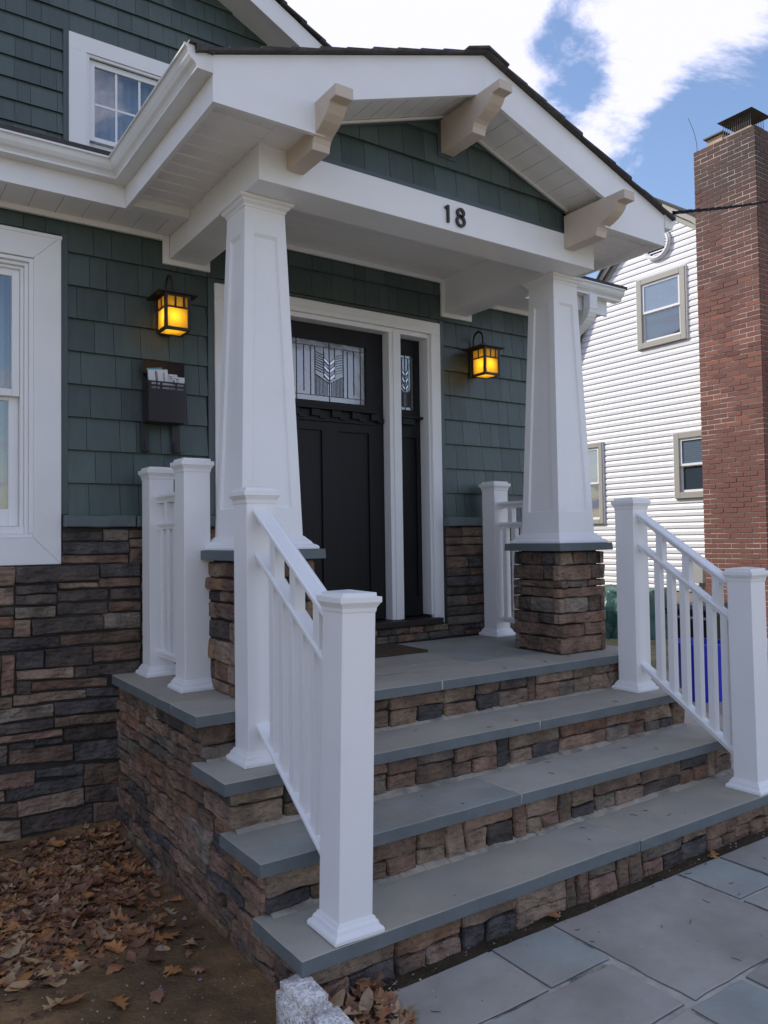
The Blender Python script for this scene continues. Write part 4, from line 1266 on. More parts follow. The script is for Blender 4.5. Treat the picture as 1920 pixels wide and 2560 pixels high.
def uprights(t, X, ys, ztop, zbot, w=0.0185, nm='baluster'):
    for y in ys:
        m = MB()
        a = [(X-w, y-w), (X+w, y-w), (X+w, y+w), (X-w, y+w)]
        m.prism([(x, yy, zbot(yy)) for x, yy in a], [(x, yy, ztop(yy)) for x, yy in a])
        m.build(nm, PVC, t, bevel=0.0015, seg=1)
def stair_railing(X, label, tilt):
    t = thing('stair_railing', (X, -1.66, TZ[3]), label, 'railing', 'white stair railings')
    yu, yl = -1.316, -1.999
    post(t, X, yu, TZ[3], 1.065); post(t, X, yl, TZ[1], 1.065, tilt)
    k = 0.678
    ya, yb = yu-0.0630, yl+0.0615
    zt = lambda y, z0: z0+k*(y-ya)
    for nm, z0, pr_ in (('handrail', 1.545, TOPP), ('middle_rail', 1.373, MIDP), ('bottom_rail', 0.708, MIDP)):
        rail(t, nm, X, ya, yb, z0, zt(yb, z0), pr_)
    uprights(t, X, [-1.492-0.0775*i for i in range(6)], lambda y: zt(y, 1.373-0.034), lambda y: zt(y, 0.708-0.003))
    uprights(t, X, [-1.512, -1.672, -1.842], lambda y: zt(y, 1.545-0.040), lambda y: zt(y, 1.373-0.003), w=0.021, nm='spacer_block')
stair_railing(1.0776, 'white stair railing at the left end of the steps, nearest the leaf-covered soil', (0.024, 0.006))
stair_railing(3.4085, 'white stair railing at the right end of the steps, in front of the blue bin', (-0.011, 0.0))
def side_railing(X, ya, yb, label):
    t = thing('porch_side_railing', (X, (ya+yb)/2, ZP), label, 'railing', 'short porch side railings')
    post(t, X, ya, ZP, 1.049); post(t, X, yb, ZP, 1.049)
    a, b = ya-0.0630, yb+0.0630
    for nm, z, pr_ in (('handrail', 1.655, TOPP), ('middle_rail', 1.515, MIDP), ('bottom_rail', 0.872, MIDP)):
        rail(t, nm, X, a, b, z, z, pr_)
    n = 4; ys = [a-(a-b)*(i+0.5)/n for i in range(n)]
    uprights(t, X, ys, lambda y: 1.515-0.034, lambda y: 0.872-0.003)
    uprights(t, X, [a-(a-b)*0.3, a-(a-b)*0.7], lambda y: 1.655-0.04, lambda y: 1.515-0.003, w=0.021, nm='spacer_block')
side_railing(1.0586, -0.187, -0.680, 'short white porch railing against the stone wall below the mailbox')
side_railing(3.449, -0.140, -0.610, 'short white porch railing beyond the right column, below the right lantern')

# ------------------------------------------------------------------ wall lanterns
def lantern(cx, label):
    t = thing('wall_lantern', (cx, -0.14, 2.53), label, 'lantern', 'lit wall lanterns')
    w = 0.0625; y0, y1 = -0.212, -0.087; cy = (y0+y1)/2
    zb, zt_, zr = 2.530, 2.722, 2.648
    f = MB(); p = 0.0075
    for sx in (-1, 1):
        for yy in (y0, y1):
            f.box(cx+sx*w-p, cx+sx*w+p, yy-p, yy+p, zb, zt_)
    def hbar(z, h, q=0.006):
        f.box(cx-w+p, cx+w-p, y0-q, y0+q, z, z+h); f.box(cx-w+p, cx+w-p, y1-q, y1+q, z, z+h)
        f.box(cx-w-q, cx-w+q, y0+p, y1-p, z, z+h); f.box(cx+w-q, cx+w+q, y0+p, y1-p, z, z+h)
    hbar(zb+0.0005, 0.016); hbar(zr, 0.008); hbar(zt_-0.012, 0.0115)
    for a in (-0.012, 0.034):
        f.box(cx+a-0.0045, cx+a+0.0045, y0-0.0052, y0+0.0052, zr+0.0085, zt_-0.0125)
    for sx in (-1, 1):
        f.box(cx+sx*w-0.0052, cx+sx*w+0.0052, cy-0.0045, cy+0.0045, zr+0.0085, zt_-0.0125)
    f.box(cx-w-0.014, cx-w-p-0.0005, y1-0.005, y1+0.003, zr+0.001, zr+0.006); f.box(cx+w+p+0.0005, cx+w+0.024, y1-0.005, y1+0.003, zr+0.001, zr+0.006)
    f.build('frame', IRON, t)
    for nm, bx in (('front', (cx-w+p, cx+w-p, y0-0.0015, y0+0.0015)), ('left', (cx-w-0.0015, cx-w+0.0015, y0+p, y1-p)), ('right', (cx+w-0.0015, cx+w+0.0015, y0+p, y1-p)), ('back', (cx-w+p, cx+w-p, y1-0.0015, y1+0.0015))):
        MB().box(*bx, zb+0.014, zt_-0.010).build('amber_pane', AMBER, t)
    MB().box(cx-w+p, cx+w-p, y0+p, y1-p, zb+0.004, zb+0.0065).build('amber_pane', AMBER, t)
    h = MB(); hwid = 0.108
    yc = -0.128
    h.sq(cx, yc, [(hwid, 2.7225), (hwid, 2.729), (0.062, 2.745), (0.020, 2.752), (0.018, 2.764), (0.008, 2.768)])
    for i in range(len(h.v)):
        pass
    h.build('hood', IRON, t)
    MB().box(cx-0.030, cx+0.030, -0.022, -0.004, 2.545, 2.745).box(cx-0.012, cx+0.012, -0.0865+0.006, -0.0215, 2.69, 2.715).build('wall_plate', IRON, t, bevel=0.002, seg=1)
    path = []
    for i in range(15):
        a = math.pi*i/14
        path.append((cx, -0.075+0.050*math.cos(a), 2.800+0.060*math.sin(a)))
    path = [(cx, -0.025, 2.72)]+path+[(cx, -0.125, 2.755)]
    MB().tube(path, 0.0075, 10).build('hook', IRON, t, smooth=True)
    MB().lathe(cx-0.016, cy-0.018, [(0.004, 2.640), (0.012, 2.634), (0.019, 2.622), (0.022, 2.608), (0.019, 2.594), (0.010, 2.585), (0.002, 2.583)], 14).build('bulb', BULB, t, smooth=True)
    L = bpy.data.lights.new('lantern_light', 'POINT')
    L.energy = 1.05; L.color = (1.0, 0.84, 0.46); L.shadow_soft_size = 0.024
    lo_ = link('lantern_light', L, None)
    lo_.location = (cx-0.016, cy-0.018, 2.603)
    attach(lo_, t)
lantern(1.160, 'lit amber lantern on the green wall above the mailbox')
lantern(3.378, 'lit amber lantern on the green wall right of the door')

# ------------------------------------------------------------------ mailbox and post
mbx = thing('mailbox', (1.136, -0.06, 1.9), 'open dark bronze wall mailbox stuffed with letters', 'mailbox')
x0, x1, yf, yb, z0, z1 = 1.036, 1.240, -0.115, -0.008, 2.055, 2.283
m = MB(); tt = 0.003
sl_rows = [(2.231, 2.241), (2.252, 2.262)]
sl_cols = [(x0+0.016, x0+0.062), (x0+0.074, x0+0.143), (x0+0.155, x1-0.012)]
zs = [z0, sl_rows[0][0], sl_rows[0][1], sl_rows[1][0], sl_rows[1][1], z1-0.012]
for a, b in ((0, 1), (2, 3), (4, 5)):
    m.box(x0, x1, yf, yf+tt, zs[a], zs[b])
for a, b in sl_rows:
    xs = [x0, sl_cols[0][0], sl_cols[0][1], sl_cols[1][0], sl_cols[1][1], sl_cols[2][0], sl_cols[2][1], x1]
    for i in range(0, 8, 2):
        m.box(xs[i], xs[i+1], yf+0.0002, yf+tt, a, b)
m.build('front_panel', BOXM, mbx)
m = MB()
m.ext_x([(yf+tt, z0+0.002), (yb, z0+0.002), (yb, z1+0.045), (yf+0.02, z1-0.010), (yf+tt, z1-0.012)], x0, x0+tt); m.ext_x([(yf+tt, z0+0.002), (yb, z0+0.002), (yb, z1+0.045), (yf+0.02, z1-0.010), (yf+tt, z1-0.012)], x1-tt, x1)
m.box(x0+tt, x1-tt, yb-tt, yb, z0, z1+0.08); m.box(x0+tt, x1-tt, yf+tt, yb-tt, z0, z0+tt)
m.build('case', BOXM, mbx)
m = MB().prism([(x0-0.020, -0.075, 2.312), (x1+0.004, -0.075, 2.312), (x1+0.022, -0.030, 2.398), (x0-0.002, -0.030, 2.398)], [(x0-0.020, -0.070, 2.310), (x1+0.004, -0.070, 2.310), (x1+0.022, -0.026, 2.396), (x0-0.002, -0.026, 2.396)])
m.build('lid', BOXM, mbx)
for a, b in ((x0-0.012, x0+0.030), (x1-0.046, x1-0.002)):
    m = MB()
    m.box(a, b, -0.018, -0.014, 1.905, z0+0.01); m.box(a, b, -0.0535, -0.0145, 1.901, 1.905); m.box(a+0.012, b-0.012, -0.057, -0.0535, 1.901, 1.965)
    m.build('paper_hook', BOXM, mbx)
def letter(xa, xb, zt_, y, tilt, mt, label, kind):
    t = thing('letter', ((xa+xb)/2, y, 2.1), label, 'letter', 'letters in the mailbox')
    def P(x, z, dy):
        d = (z-2.16); c, s_ = math.cos(tilt), math.sin(tilt)
        xm = (xa+xb)/2; X = xm+(x-xm)*c-d*s_; Z = 2.16+(x-xm)*s_+d*c
        return (X, y+dy-(Z-2.16)*0.04, Z)
    A = [P(xa, 2.17, 0), P(xb, 2.17, 0), P(xb, zt_, 0), P(xa, zt_, 0)]
    MB().prism(A, [(p[0], p[1]+0.0035, p[2]) for p in A]).build('sheet', mt, t)
    q = MB()
    def bar(u0, u1, v0, v1):
        a = xa+(xb-xa)*u0; b = xa+(xb-xa)*u1; c = zt_-v0; d = zt_-v1
        q.add([P(a, d, -0.0006), P(b, d, -0.0006), P(b, c, -0.0006), P(a, c, -0.0006)], [(0, 1, 2, 3)])
    if kind == 1:
        bar(0.35, 0.40, 0.005, 0.11); bar(0.42, 0.46, 0.01, 0.09); bar(0.75, 0.77, 0.015, 0.07); bar(0.80, 0.82, 0.015, 0.065)
    elif kind == 2:
        bar(0.55, 0.80, 0.035, 0.055); bar(0.15, 0.40, 0.012, 0.016); bar(0.15, 0.38, 0.022, 0.025)
    else:
        bar(0.1, 0.45, 0.010, 0.014); bar(0.1, 0.40, 0.020, 0.023); bar(0.1, 0.42, 0.030, 0.033); bar(0.6, 0.9, 0.05, 0.053)
    q.build('print', INK if kind else PAPERP, t)
letter(1.066, 1.150, 2.352, -0.055, 0.13, PAPERC, 'teal magazine at the back left of the mailbox', 0)
letter(1.058, 1.165, 2.338, -0.080, 0.10, PAPER, 'white letter with dark bars leaning in front of the magazine', 1)
letter(1.155, 1.205, 2.322, -0.070, 0.0, PAPER, 'small white envelope in the middle of the mailbox', 2)
letter(1.180, 1.234, 2.306, -0.092, -0.03, PAPER, 'white envelope at the right end of the mailbox', 3)

# ------------------------------------------------------------------ doormat
mt_ = MB()
mt_.box(1.86, 2.59, -0.470, -0.080, ZP+0.0012, ZP+0.016)
tag(mt_.build('doormat', MATM, bevel=0.004), 'dark coir doormat in front of the black door', 'doormat')

# ------------------------------------------------------------------ granite edging blocks
def granite(cx, cy, L, W, H, rz, label):
    bm = bmesh.new()
    bmesh.ops.create_cube(bm, size=1)
    bmesh.ops.bevel(bm, geom=bm.edges[:], offset=0.14, segments=2, affect='EDGES')
    bmesh.ops.subdivide_edges(bm, edges=bm.edges[:], cuts=3, use_grid_fill=True)
    sd = rng.random()*50
    for v in bm.verts:
        v.co.x *= W; v.co.y *= L; v.co.z *= H
        n = Vector((nz3(v.co*9+Vector((sd, 0, 0))), nz3(v.co*9+Vector((0, sd, 0))), nz3(v.co*9+Vector((0, 0, sd)))))
        n2 = Vector((nz3(v.co*30+Vector((sd, 0, 0))), nz3(v.co*30+Vector((0, sd, 0))), nz3(v.co*30+Vector((0, 0, sd)))))
        v.co += n*0.014+n2*0.004
    me = bpy.data.meshes.new('granite_block')
    bm.to_mesh(me); bm.free()
    me.materials.append(GRANITE)
    for p in me.polygons: p.use_smooth = True
    o = link('granite_block', me)
    o.location = (cx, cy, 0.118-H/2-0.006); o.rotation_euler = (0, 0, rz)
    return tag(o, label, 'granite block', 'granite edging blocks')
granite(0.846, -2.130, 0.20, 0.115, 0.26, 0.05, 'rough grey granite edging block touching the bottom tread corner')
granite(0.838, -2.338, 0.20, 0.120, 0.27, -0.04, 'rough grey granite edging block at the bottom edge of the picture')
granite(0.830, -2.560, 0.22, 0.120, 0.26, 0.02, 'rough grey granite edging block out of the frame, nearest the camera')

# ------------------------------------------------------------------ fallen leaves
LEAFC = [(0.34, 0.155, 0.068), (0.28, 0.145, 0.072), (0.42, 0.26, 0.13), (0.22, 0.108, 0.062), (0.42, 0.185, 0.065), (0.165, 0.086, 0.054), (0.38, 0.26, 0.15)]
LEAFM = [material('oak_leaf_%s' % 'abcdefg'[i], c, 0.6, var=0.25, vscale=30, objvar=0.1, spec=0.3) for i, c in enumerate(LEAFC)]
def leaf_shape(L, r, kind):
    """list of verts/faces for one lobed leaf lying flat, curled"""
    if kind == 0:      # oak: deep pointed lobes
        st = [(0, .02, 0), (.14, .07, .0), (.24, .24, .06), (.34, .09, .02), (.50, .40, .10), (.60, .10, .03), (.76, .30, .13), (.86, .10, .03), (1.0, .02, 0)]
    elif kind == 1:    # maple-ish broad
        st = [(0, .03, 0), (.10, .28, -.06), (.22, .22, 0), (.36, .40, .05), (.50, .26, 0), (.64, .30, .07), (.78, .16, 0), (1.0, .02, 0)]
    else:              # plain oval
        st = [(0, .03, 0), (.15, .17, 0), (.35, .27, 0), (.55, .28, 0), (.75, .20, 0), (.9, .10, 0), (1.0, .01, 0)]
    cu1, cu2 = r.uniform(-0.9, 1.6), r.uniform(-0.6, 1.1)
    tw = r.uniform(-0.8, 0.8)
    vv, ff = [], []
    for s, w, adv in st:
        y = (s-0.5)*L
        zc = cu2*(s-0.5)**2*L*0.9
        for sg in (-1, 0, 1):
            ww = sg*w*L*(r.uniform(0.8, 1.15) if sg else 1)
            yy = y+(adv*L if sg else 0)
            z = zc+cu1*(ww/L)**2*L*1.1+tw*ww*(s-0.5)
            vv.append((ww, yy, z))
    for i in range(len(st)-1):
        a = 3*i
        ff += [(a, a+1, a+4, a+3), (a+1, a+2, a+5, a+4)]
    sv = len(vv)
    vv += [(-0.0012, -0.5*L, 0), (0.0012, -0.5*L, 0), (0.004, -0.72*L, 0.004)]
    ff.append((sv, sv+1, sv+2))
    return vv, ff
def place_leaf(m, x, y, z, L, r, kind, mi, tiltmax=0.5):
    vv, ff = leaf_shape(L, r, kind)
    M = Matrix.Translation((x, y, z)) @ Matrix.Rotation(r.uniform(0, 6.283), 4, 'Z') @ Matrix.Rotation(r.uniform(-tiltmax, tiltmax), 4, 'X') @ Matrix.Rotation(r.uniform(-tiltmax, tiltmax), 4, 'Y')
    if r.random() < 0.45:
        M = M @ Matrix.Rotation(math.pi, 4, 'X')
    m.add([M @ Vector(v) for v in vv], ff, mi)
lr = random.Random(21)
pile = MB()
def pile_density(x, y):
    d = 0.0
    d = max(d, math.exp(-((x-0.62)/0.30)**2-((y+0.55)/0.38)**2)*1.25)
    d = max(d, math.exp(-((x-0.36)/0.30)**2-((y+0.78)/0.40)**2)*1.2)
    d = max(d, math.exp(-((x-0.55)/0.2)**2-((y+1.22)/0.20)**2)*0.75)
    d = max(d, math.exp(-((x-0.15)/0.35)**2-((y+1.05)/0.35)**2)*1.0)
    d = max(d, math.exp(-((x-0.75)/0.14)**2-((y+0.28)/0.18)**2)*1.1)
    d *= 0.75+0.5*nz3((x*7, y*7, 8))+0.25
    return min(1, d)
cnt = 0
while cnt < 2300:
    x, y = lr.uniform(-0.35, 0.86), lr.uniform(-1.62, -0.09)
    d = pile_density(x, y)
    if lr.random() > d*d:
        continue
    h = 0.004+0.028*max(0, d-0.35)*lr.random()
    place_leaf(pile, x, y, soil_z(x, y)+h, lr.uniform(0.035, 0.10), lr, lr.choice((0, 0, 0, 1, 2, 2)), lr.choice((0, 0, 1, 1, 2, 3, 3, 3, 4, 5, 5, 6)), 0.26)
    cnt += 1
for _ in range(70):
    x, y = lr.uniform(0.93, 1.13), lr.uniform(-2.42, -2.06)
    place_leaf(pile, x, y, 0.006+0.03*lr.random(), lr.uniform(0.045, 0.085), lr, lr.choice((0, 0, 1, 2)), lr.choice((0, 1, 3, 3, 5, 6)), 0.6)
po = pile.build('leaf_litter', LEAFM)
tag(po, 'drift of brown fallen oak leaves on the soil by the stone wall', 'leaves', kind='stuff')
SINGLE = [(0.647, -1.578, 4, .085, 0, 'orange oak leaf lying alone on bare soil beside the lowest side stones'), (0.30, -1.36, 2, .10, 0, 'pale tan oak leaf with a white chip beside it on bare soil'),
          (0.445, -1.66, 4, .10, 0, 'bright orange oak leaf near the bottom edge of the picture'), (0.27, -1.575, 2, .075, 0, 'small yellowish oak leaf low on bare soil'),
          (0.20, -1.385, 2, .085, 2, 'tan folded leaf on bare soil near the left picture edge'), (0.705, -1.34, 4, .115, 0, 'large orange oak leaf with spread lobes at the edge of the drift'),
          (0.385, -1.27, 4, .08, 0, 'golden oak leaf at the lower edge of the drift'), (0.50, -1.45, 0, .10, 1, 'broad russet leaf in front of the drift'),
          (0.76, -1.43, 2, .085, 0, 'thin tan oak leaf against the porch side stones'), (0.72, -1.60, 1, .06, 0, 'brown leaf on soil near the granite block'),
          (2.884, -2.120, 4, .06, 0, 'small orange leaf at the foot of the steps on the right'), (1.913, -2.098, 0, .055, 1, 'curled rust leaf at the foot of the steps in the middle'),
          (1.10, -2.26, 6, .085, 0, 'pale oak leaf lying on the corner of the walkway'), (1.085, -2.08, 0, .085, 0, 'rust red leaf leaning on the bottom riser by the granite block'), (0.55, -1.70, 3, .07, 1, 'dark brown leaf at the bottom left of the picture')]
for x, y, mi, L, kind, lab in SINGLE:
    m = MB()
    z = soil_z(x, y)+0.012 if x < 1.0 else 0.012
    place_leaf(m, x, y, z, L, lr, kind, 0, 0.25)
    o = m.build('fallen_leaf', LEAFM[mi])
    tag(o, lab, 'leaf', 'single fallen leaves')
# small stones, twigs and grit
grit = MB(); gm = [material('pebble_pale', (0.42, 0.39, 0.34), 0.9), material('pebble_grey', (0.20, 0.19, 0.18), 0.9), material('twig', (0.06, 0.045, 0.03), 0.9)]
def pebble(m, x, y, z, r, mi):
    vv = [(x+r*lr.uniform(.7, 1.2)*a, y+r*lr.uniform(.7, 1.2)*b, z+r*0.7*c) for a, b, c in ((1, 0, 0), (-1, 0, 0), (0, 1, 0), (0, -1, 0), (0, 0, 1), (0, 0, -1))]
    m.add(vv, [(0, 2, 4), (2, 1, 4), (1, 3, 4), (3, 0, 4), (2, 0, 5), (1, 2, 5), (3, 1, 5), (0, 3, 5)], mi)
for _ in range(700):
    x, y = lr.uniform(-0.2, 0.87), lr.uniform(-2.0, -0.1)
    pebble(grit, x, y, soil_z(x, y)+0.001, lr.uniform(0.0012, 0.0045), lr.choice((0, 0, 1, 1)))
for _ in range(12):
    x, y = lr.uniform(0.3, 0.86), lr.uniform(-1.7, -0.2)
    pebble(grit, x, y, soil_z(x, y)+0.004, lr.uniform(0.008, 0.016), 1)
for _ in range(170):
    x, y = lr.uniform(1.1, 3.6), lr.gauss(-2.10, 0.022)
    pebble(grit, x, y, 0.004, lr.uniform(0.0015, 0.006), lr.choice((0, 1, 2, 2)))
for _ in range(120):
    x, y = lr.uniform(1.1, 3.6), lr.uniform(-3.0, -2.13)
    pebble(grit, x, y, 0.0005, lr.uniform(0.0008, 0.0026), lr.choice((0, 0, 1, 2)))
for k in (1, 2, 3):
    for _ in range(45):
        x, y = lr.uniform(XL+0.1, XR-0.1), (lr.uniform(TY[k]+0.02, TY[k+1]) if lr.random() < 0.3 else lr.gauss(TY[k+1]+0.02, 0.012))
        pebble(grit, x, y, TZ[k]+0.0005, lr.uniform(0.0008, 0.003), lr.choice((0, 1, 2)))
def twig(x, y, z, L):
    a = lr.uniform(0, 6.28); b = a+lr.uniform(-.6, .6)
    p0 = Vector((x, y, z)); p1 = p0+Vector((math.cos(a), math.sin(a), 0))*L*.5; p2 = p1+Vector((math.cos(b), math.sin(b), 0.05))*L*.5
    grit.tube([p0, p1, p2], 0.0012, 4, 2)
for _ in range(26):
    twig(lr.uniform(1.15, 3.4), lr.uniform(-2.8, -2.13), 0.002, lr.uniform(0.015, 0.04))
for k in (1, 2, 3, 4):
    for _ in range(6):
        twig(lr.uniform(1.3, 3.3), lr.uniform(TY[k]+0.05, TY[k]+0.25), TZ[k]+0.002, lr.uniform(0.012, 0.03))
go = grit.build('grit', gm)
tag(go, 'scattered grit, pebbles and twigs on soil, steps and walkway', 'grit', kind='stuff')

# ------------------------------------------------------------------ neighbour house
NX = 10.10; NCY = 3.27
nb = thing('neighbour_house', (NX, NCY, 0), 'white clapboard neighbour house with tan window trim and brick chimney', 'house')
def roofz(y):
    d = abs(y-NCY)
    if d < 0.62:
        return 6.62-0.74*d
    if d < 1.05:
        return 6.161-(d-0.62)*0.95
    if d < 1.35:
        return 5.7525-(d-1.05)*1.35
    return 5.3475-(d-1.35)*2.2
NY0, NY1 = 1.05, 5.50
FZ = 0.56
def nwall():
    ys = [NY0+(NY1-NY0)*i/40 for i in range(41)]
    pts = [(NY0, -0.2), (NY1, -0.2)]+[(y, roofz(y)-0.02) for y in reversed(ys)]
    return MB().ext_x(pts, NX+0.012, NX+6.5).build('siding_wall', NBWHITE, nb)
nwl = nwall()
MB().box(NX-0.03, NX+0.011, NY0, NY1, -0.2, FZ-0.02).build('foundation', material('tan_foundation', (0.33, 0.26, 0.19), 0.9, var=0.2, vscale=6, bump=0.3), nb)
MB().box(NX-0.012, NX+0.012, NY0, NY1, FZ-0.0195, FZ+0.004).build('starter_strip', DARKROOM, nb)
def yext(z):
    lo, hi = NY0, NY1
    ok = [NCY+d*0.01 for d in range(-240, 241) if NY0 <= NCY+d*0.01 <= NY1 and roofz(NCY+d*0.01)-0.03 > z]
    return (min(ok), max(ok)) if ok else None
SE = 0.0947
NWINS = [(2.805, 3.675, 4.35, 5.455), (4.44, 5.30, 1.61, 2.965), (2.20, 3.07, 1.955, 2.945)]
i = 0; z = FZ
while z < 6.5:
    e = yext(z+SE)
    if e and e[1]-e[0] > 0.1:
        P = [(0.012, z+SE), (0.002, z+SE), (-0.001, z+0.072), (-0.006, z+0.062), (-0.0115, z+0.048), (-0.0115, z+0.030), (-0.0115, z+0.002), (-0.009, z), (0.012, z)]
        segs = [(e[0], e[1])]
        for wy0_, wy1_, wz0_, wz1_ in NWINS:
            if z+SE > wz0_+0.04 and z < wz1_-0.04:
                ns = []
                for a, b in segs:
                    if wy0_+0.03 > a and wy1_-0.03 < b:
                        ns += [(a, wy0_+0.03), (wy1_-0.03, b)]
                    elif wy0_+0.03 < b and wy1_-0.03 > a:
                        ns += [(a, wy0_+0.03)] if wy0_+0.03 > a else [(wy1_-0.03, b)]
                    else:
                        ns.append((a, b))
                segs = ns
        for a, b in segs:
            MB().prism([(NX+dx, a, zz) for dx, zz in P], [(NX+dx, b, zz) for dx, zz in P]).build('siding_board', NBWHITE, nwl)
    z += SE
# rake boards and roof
def curved(off0, off1, x0, x1, name, mt, d1=2.3):
    m = MB()
    for sg in (1, -1):
        ds = [d1*i/22 for i in range(23)]
        for a, b in zip(ds[:-1], ds[1:]):
            ya, yb_ = NCY+sg*a, NCY+sg*b
            m.ext_x([(ya, roofz(ya)+off0), (yb_, roofz(yb_)+off0), (yb_, roofz(yb_)+off1), (ya, roofz(ya)+off1)], x0, x1)
    return m.build(name, mt, nb)
curved(0.0, -0.10, NX-0.10, NX-0.075, 'rake_board', NBTRIM)
curved(-0.005, -0.03, NX-0.0745, NX-0.0148, 'rake_soffit', NBTRIM)
curved(-0.10, -0.19, NX-0.035, NX-0.0145, 'frieze_board', NBTRIM, 1.5)
curved(0.002, 0.035, NX-0.14, NX+6.6, 'roof', ROOF)
# windows
NGL = glass_mat('neighbour_glass', tint=(0.75, 0.8, 0.85), ior=2.2)
ROOM_GREY = material('dim_room_grey', (0.16, 0.165, 0.17), 0.9)  # flat grey standing in for the dim room behind the panes
BLIND = material('window_blind', (0.55, 0.55, 0.55), 0.8)
def nwin(y0, y1, z0, z1, fwid=0.09):
    xf = NX-0.05
    c = MB()
    c.box(xf, NX+0.0, y0, y0+fwid, z0, z1); c.box(xf, NX+0.0, y1-fwid, y1, z0, z1); c.box(xf, NX, y0+fwid, y1-fwid, z1-fwid, z1); c.box(xf, NX, y0+fwid, y1-fwid, z0, z0+fwid)
    w = c.build('window', NBTRIM, nb, bevel=0.003, seg=1)
    ch = MB()
    e = 0.014
    ch.box(xf+0.012, NX-0.002, y0-e, y0-0.0005, z0-0.0, z1+e); ch.box(xf+0.012, NX-0.002, y1+0.0005, y1+e, z0, z1+e); ch.box(xf+0.012, NX-0.002, y0, y1, z1+0.0005, z1+e)
    ch.build('edge_channel', NBWHITE, w)
    a0, a1, b0, b1 = y0+fwid+0.001, y1-fwid-0.001, z0+fwid+0.001, z1-fwid-0.001
    zm = (b0+b1)/2
    def fr2(za, zb, x, t_=0.035):
        m = MB()
        m.box(x, x+0.02, a0, a0+t_, za, zb); m.box(x, x+0.02, a1-t_, a1, za, zb); m.box(x+0.0005, x+0.02, a0+t_, a1-t_, zb-t_, zb); m.box(x+0.0005, x+0.02, a0+t_, a1-t_, za, za+t_)
        return m
    fr2(zm-0.01, b1, xf+0.022).build('sash', PVC, w); fr2(b0, zm+0.012, xf+0.043).build('sash', PVC, w)
    MB().box(xf+0.030, xf+0.033, a0+0.03, a1-0.03, zm+0.02, b1-0.03).build('pane', NGL, w)
    MB().box(xf+0.051, xf+0.054, a0+0.03, a1-0.03, b0+0.03, zm-0.02).build('pane', NGL, w)
    bl = MB()
    nsl = int((b1-zm)/0.03)
    for k in range(nsl):
        zz = zm+0.01+k*0.03
        bl.box(xf+0.040, xf+0.0425, a0+0.03, a1-0.03, zz, zz+0.026)
    bl.build('blind', BLIND, w)
    MB().box(xf+0.058, xf+0.0605, a0, a1, b0, b1).build('interior', ROOM_GREY, w)
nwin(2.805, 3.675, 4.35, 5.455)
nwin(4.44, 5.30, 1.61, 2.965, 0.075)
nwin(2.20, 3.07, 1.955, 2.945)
# round vent
vt = MB()
def ring_(r0, r1, xa, xb, n=36):
    cy_, cz_ = 3.285, 5.93
    for k in range(n):
        a, b = 2*math.pi*k/n, 2*math.pi*(k+1)/n
        q = [(cy_+r0*math.cos(a), cz_+r0*math.sin(a)), (cy_+r1*math.cos(a), cz_+r1*math.sin(a)), (cy_+r1*math.cos(b), cz_+r1*math.sin(b)), (cy_+r0*math.cos(b), cz_+r0*math.sin(b))]
        vt.ext_x(q, xa, xb)
ring_(0.185, 0.245, NX-0.055, NX-0.01); ring_(0.20, 0.225, NX-0.07, NX-0.0555)
for k in range(9):
    zz = 5.93-0.17+k*0.042; hw2 = math.sqrt(max(0.0, 0.187**2-(zz-5.93)**2))
    vt.prism([(NX-0.045, 3.285-hw2, zz), (NX-0.042, 3.285-hw2, zz), (NX-0.020, 3.285-hw2, zz+0.030), (NX-0.023, 3.285-hw2, zz+0.030)], [(NX-0.045, 3.285+hw2, zz), (NX-0.042, 3.285+hw2, zz), (NX-0.020, 3.285+hw2, zz+0.030), (NX-0.023, 3.285+hw2, zz+0.030)])
vt.build('round_vent', NBWHITE, nb)
MB().lathe(0, 0, [(0.19, 0), (0.19, 0.002)], 24)
dv = MB(); dv.add([(NX-0.0145, 3.285+0.19*math.cos(2*math.pi*k/24), 5.93+0.19*math.sin(2*math.pi*k/24)) for k in range(24)], [tuple(range(24))]); dv.build('vent_dark', DARKROOM, nb)
# meter box
mm_ = MB().box(NX-0.13, NX-0.015, 2.58, 2.74, 0.70, 1.0); mm_.box(NX-0.08, NX-0.015, 2.64, 2.68, 0.30, 0.6999)
mm_.build('meter_box', material('grey_meter', (0.38, 0.38, 0.37), 0.5), nb, bevel=0.006)

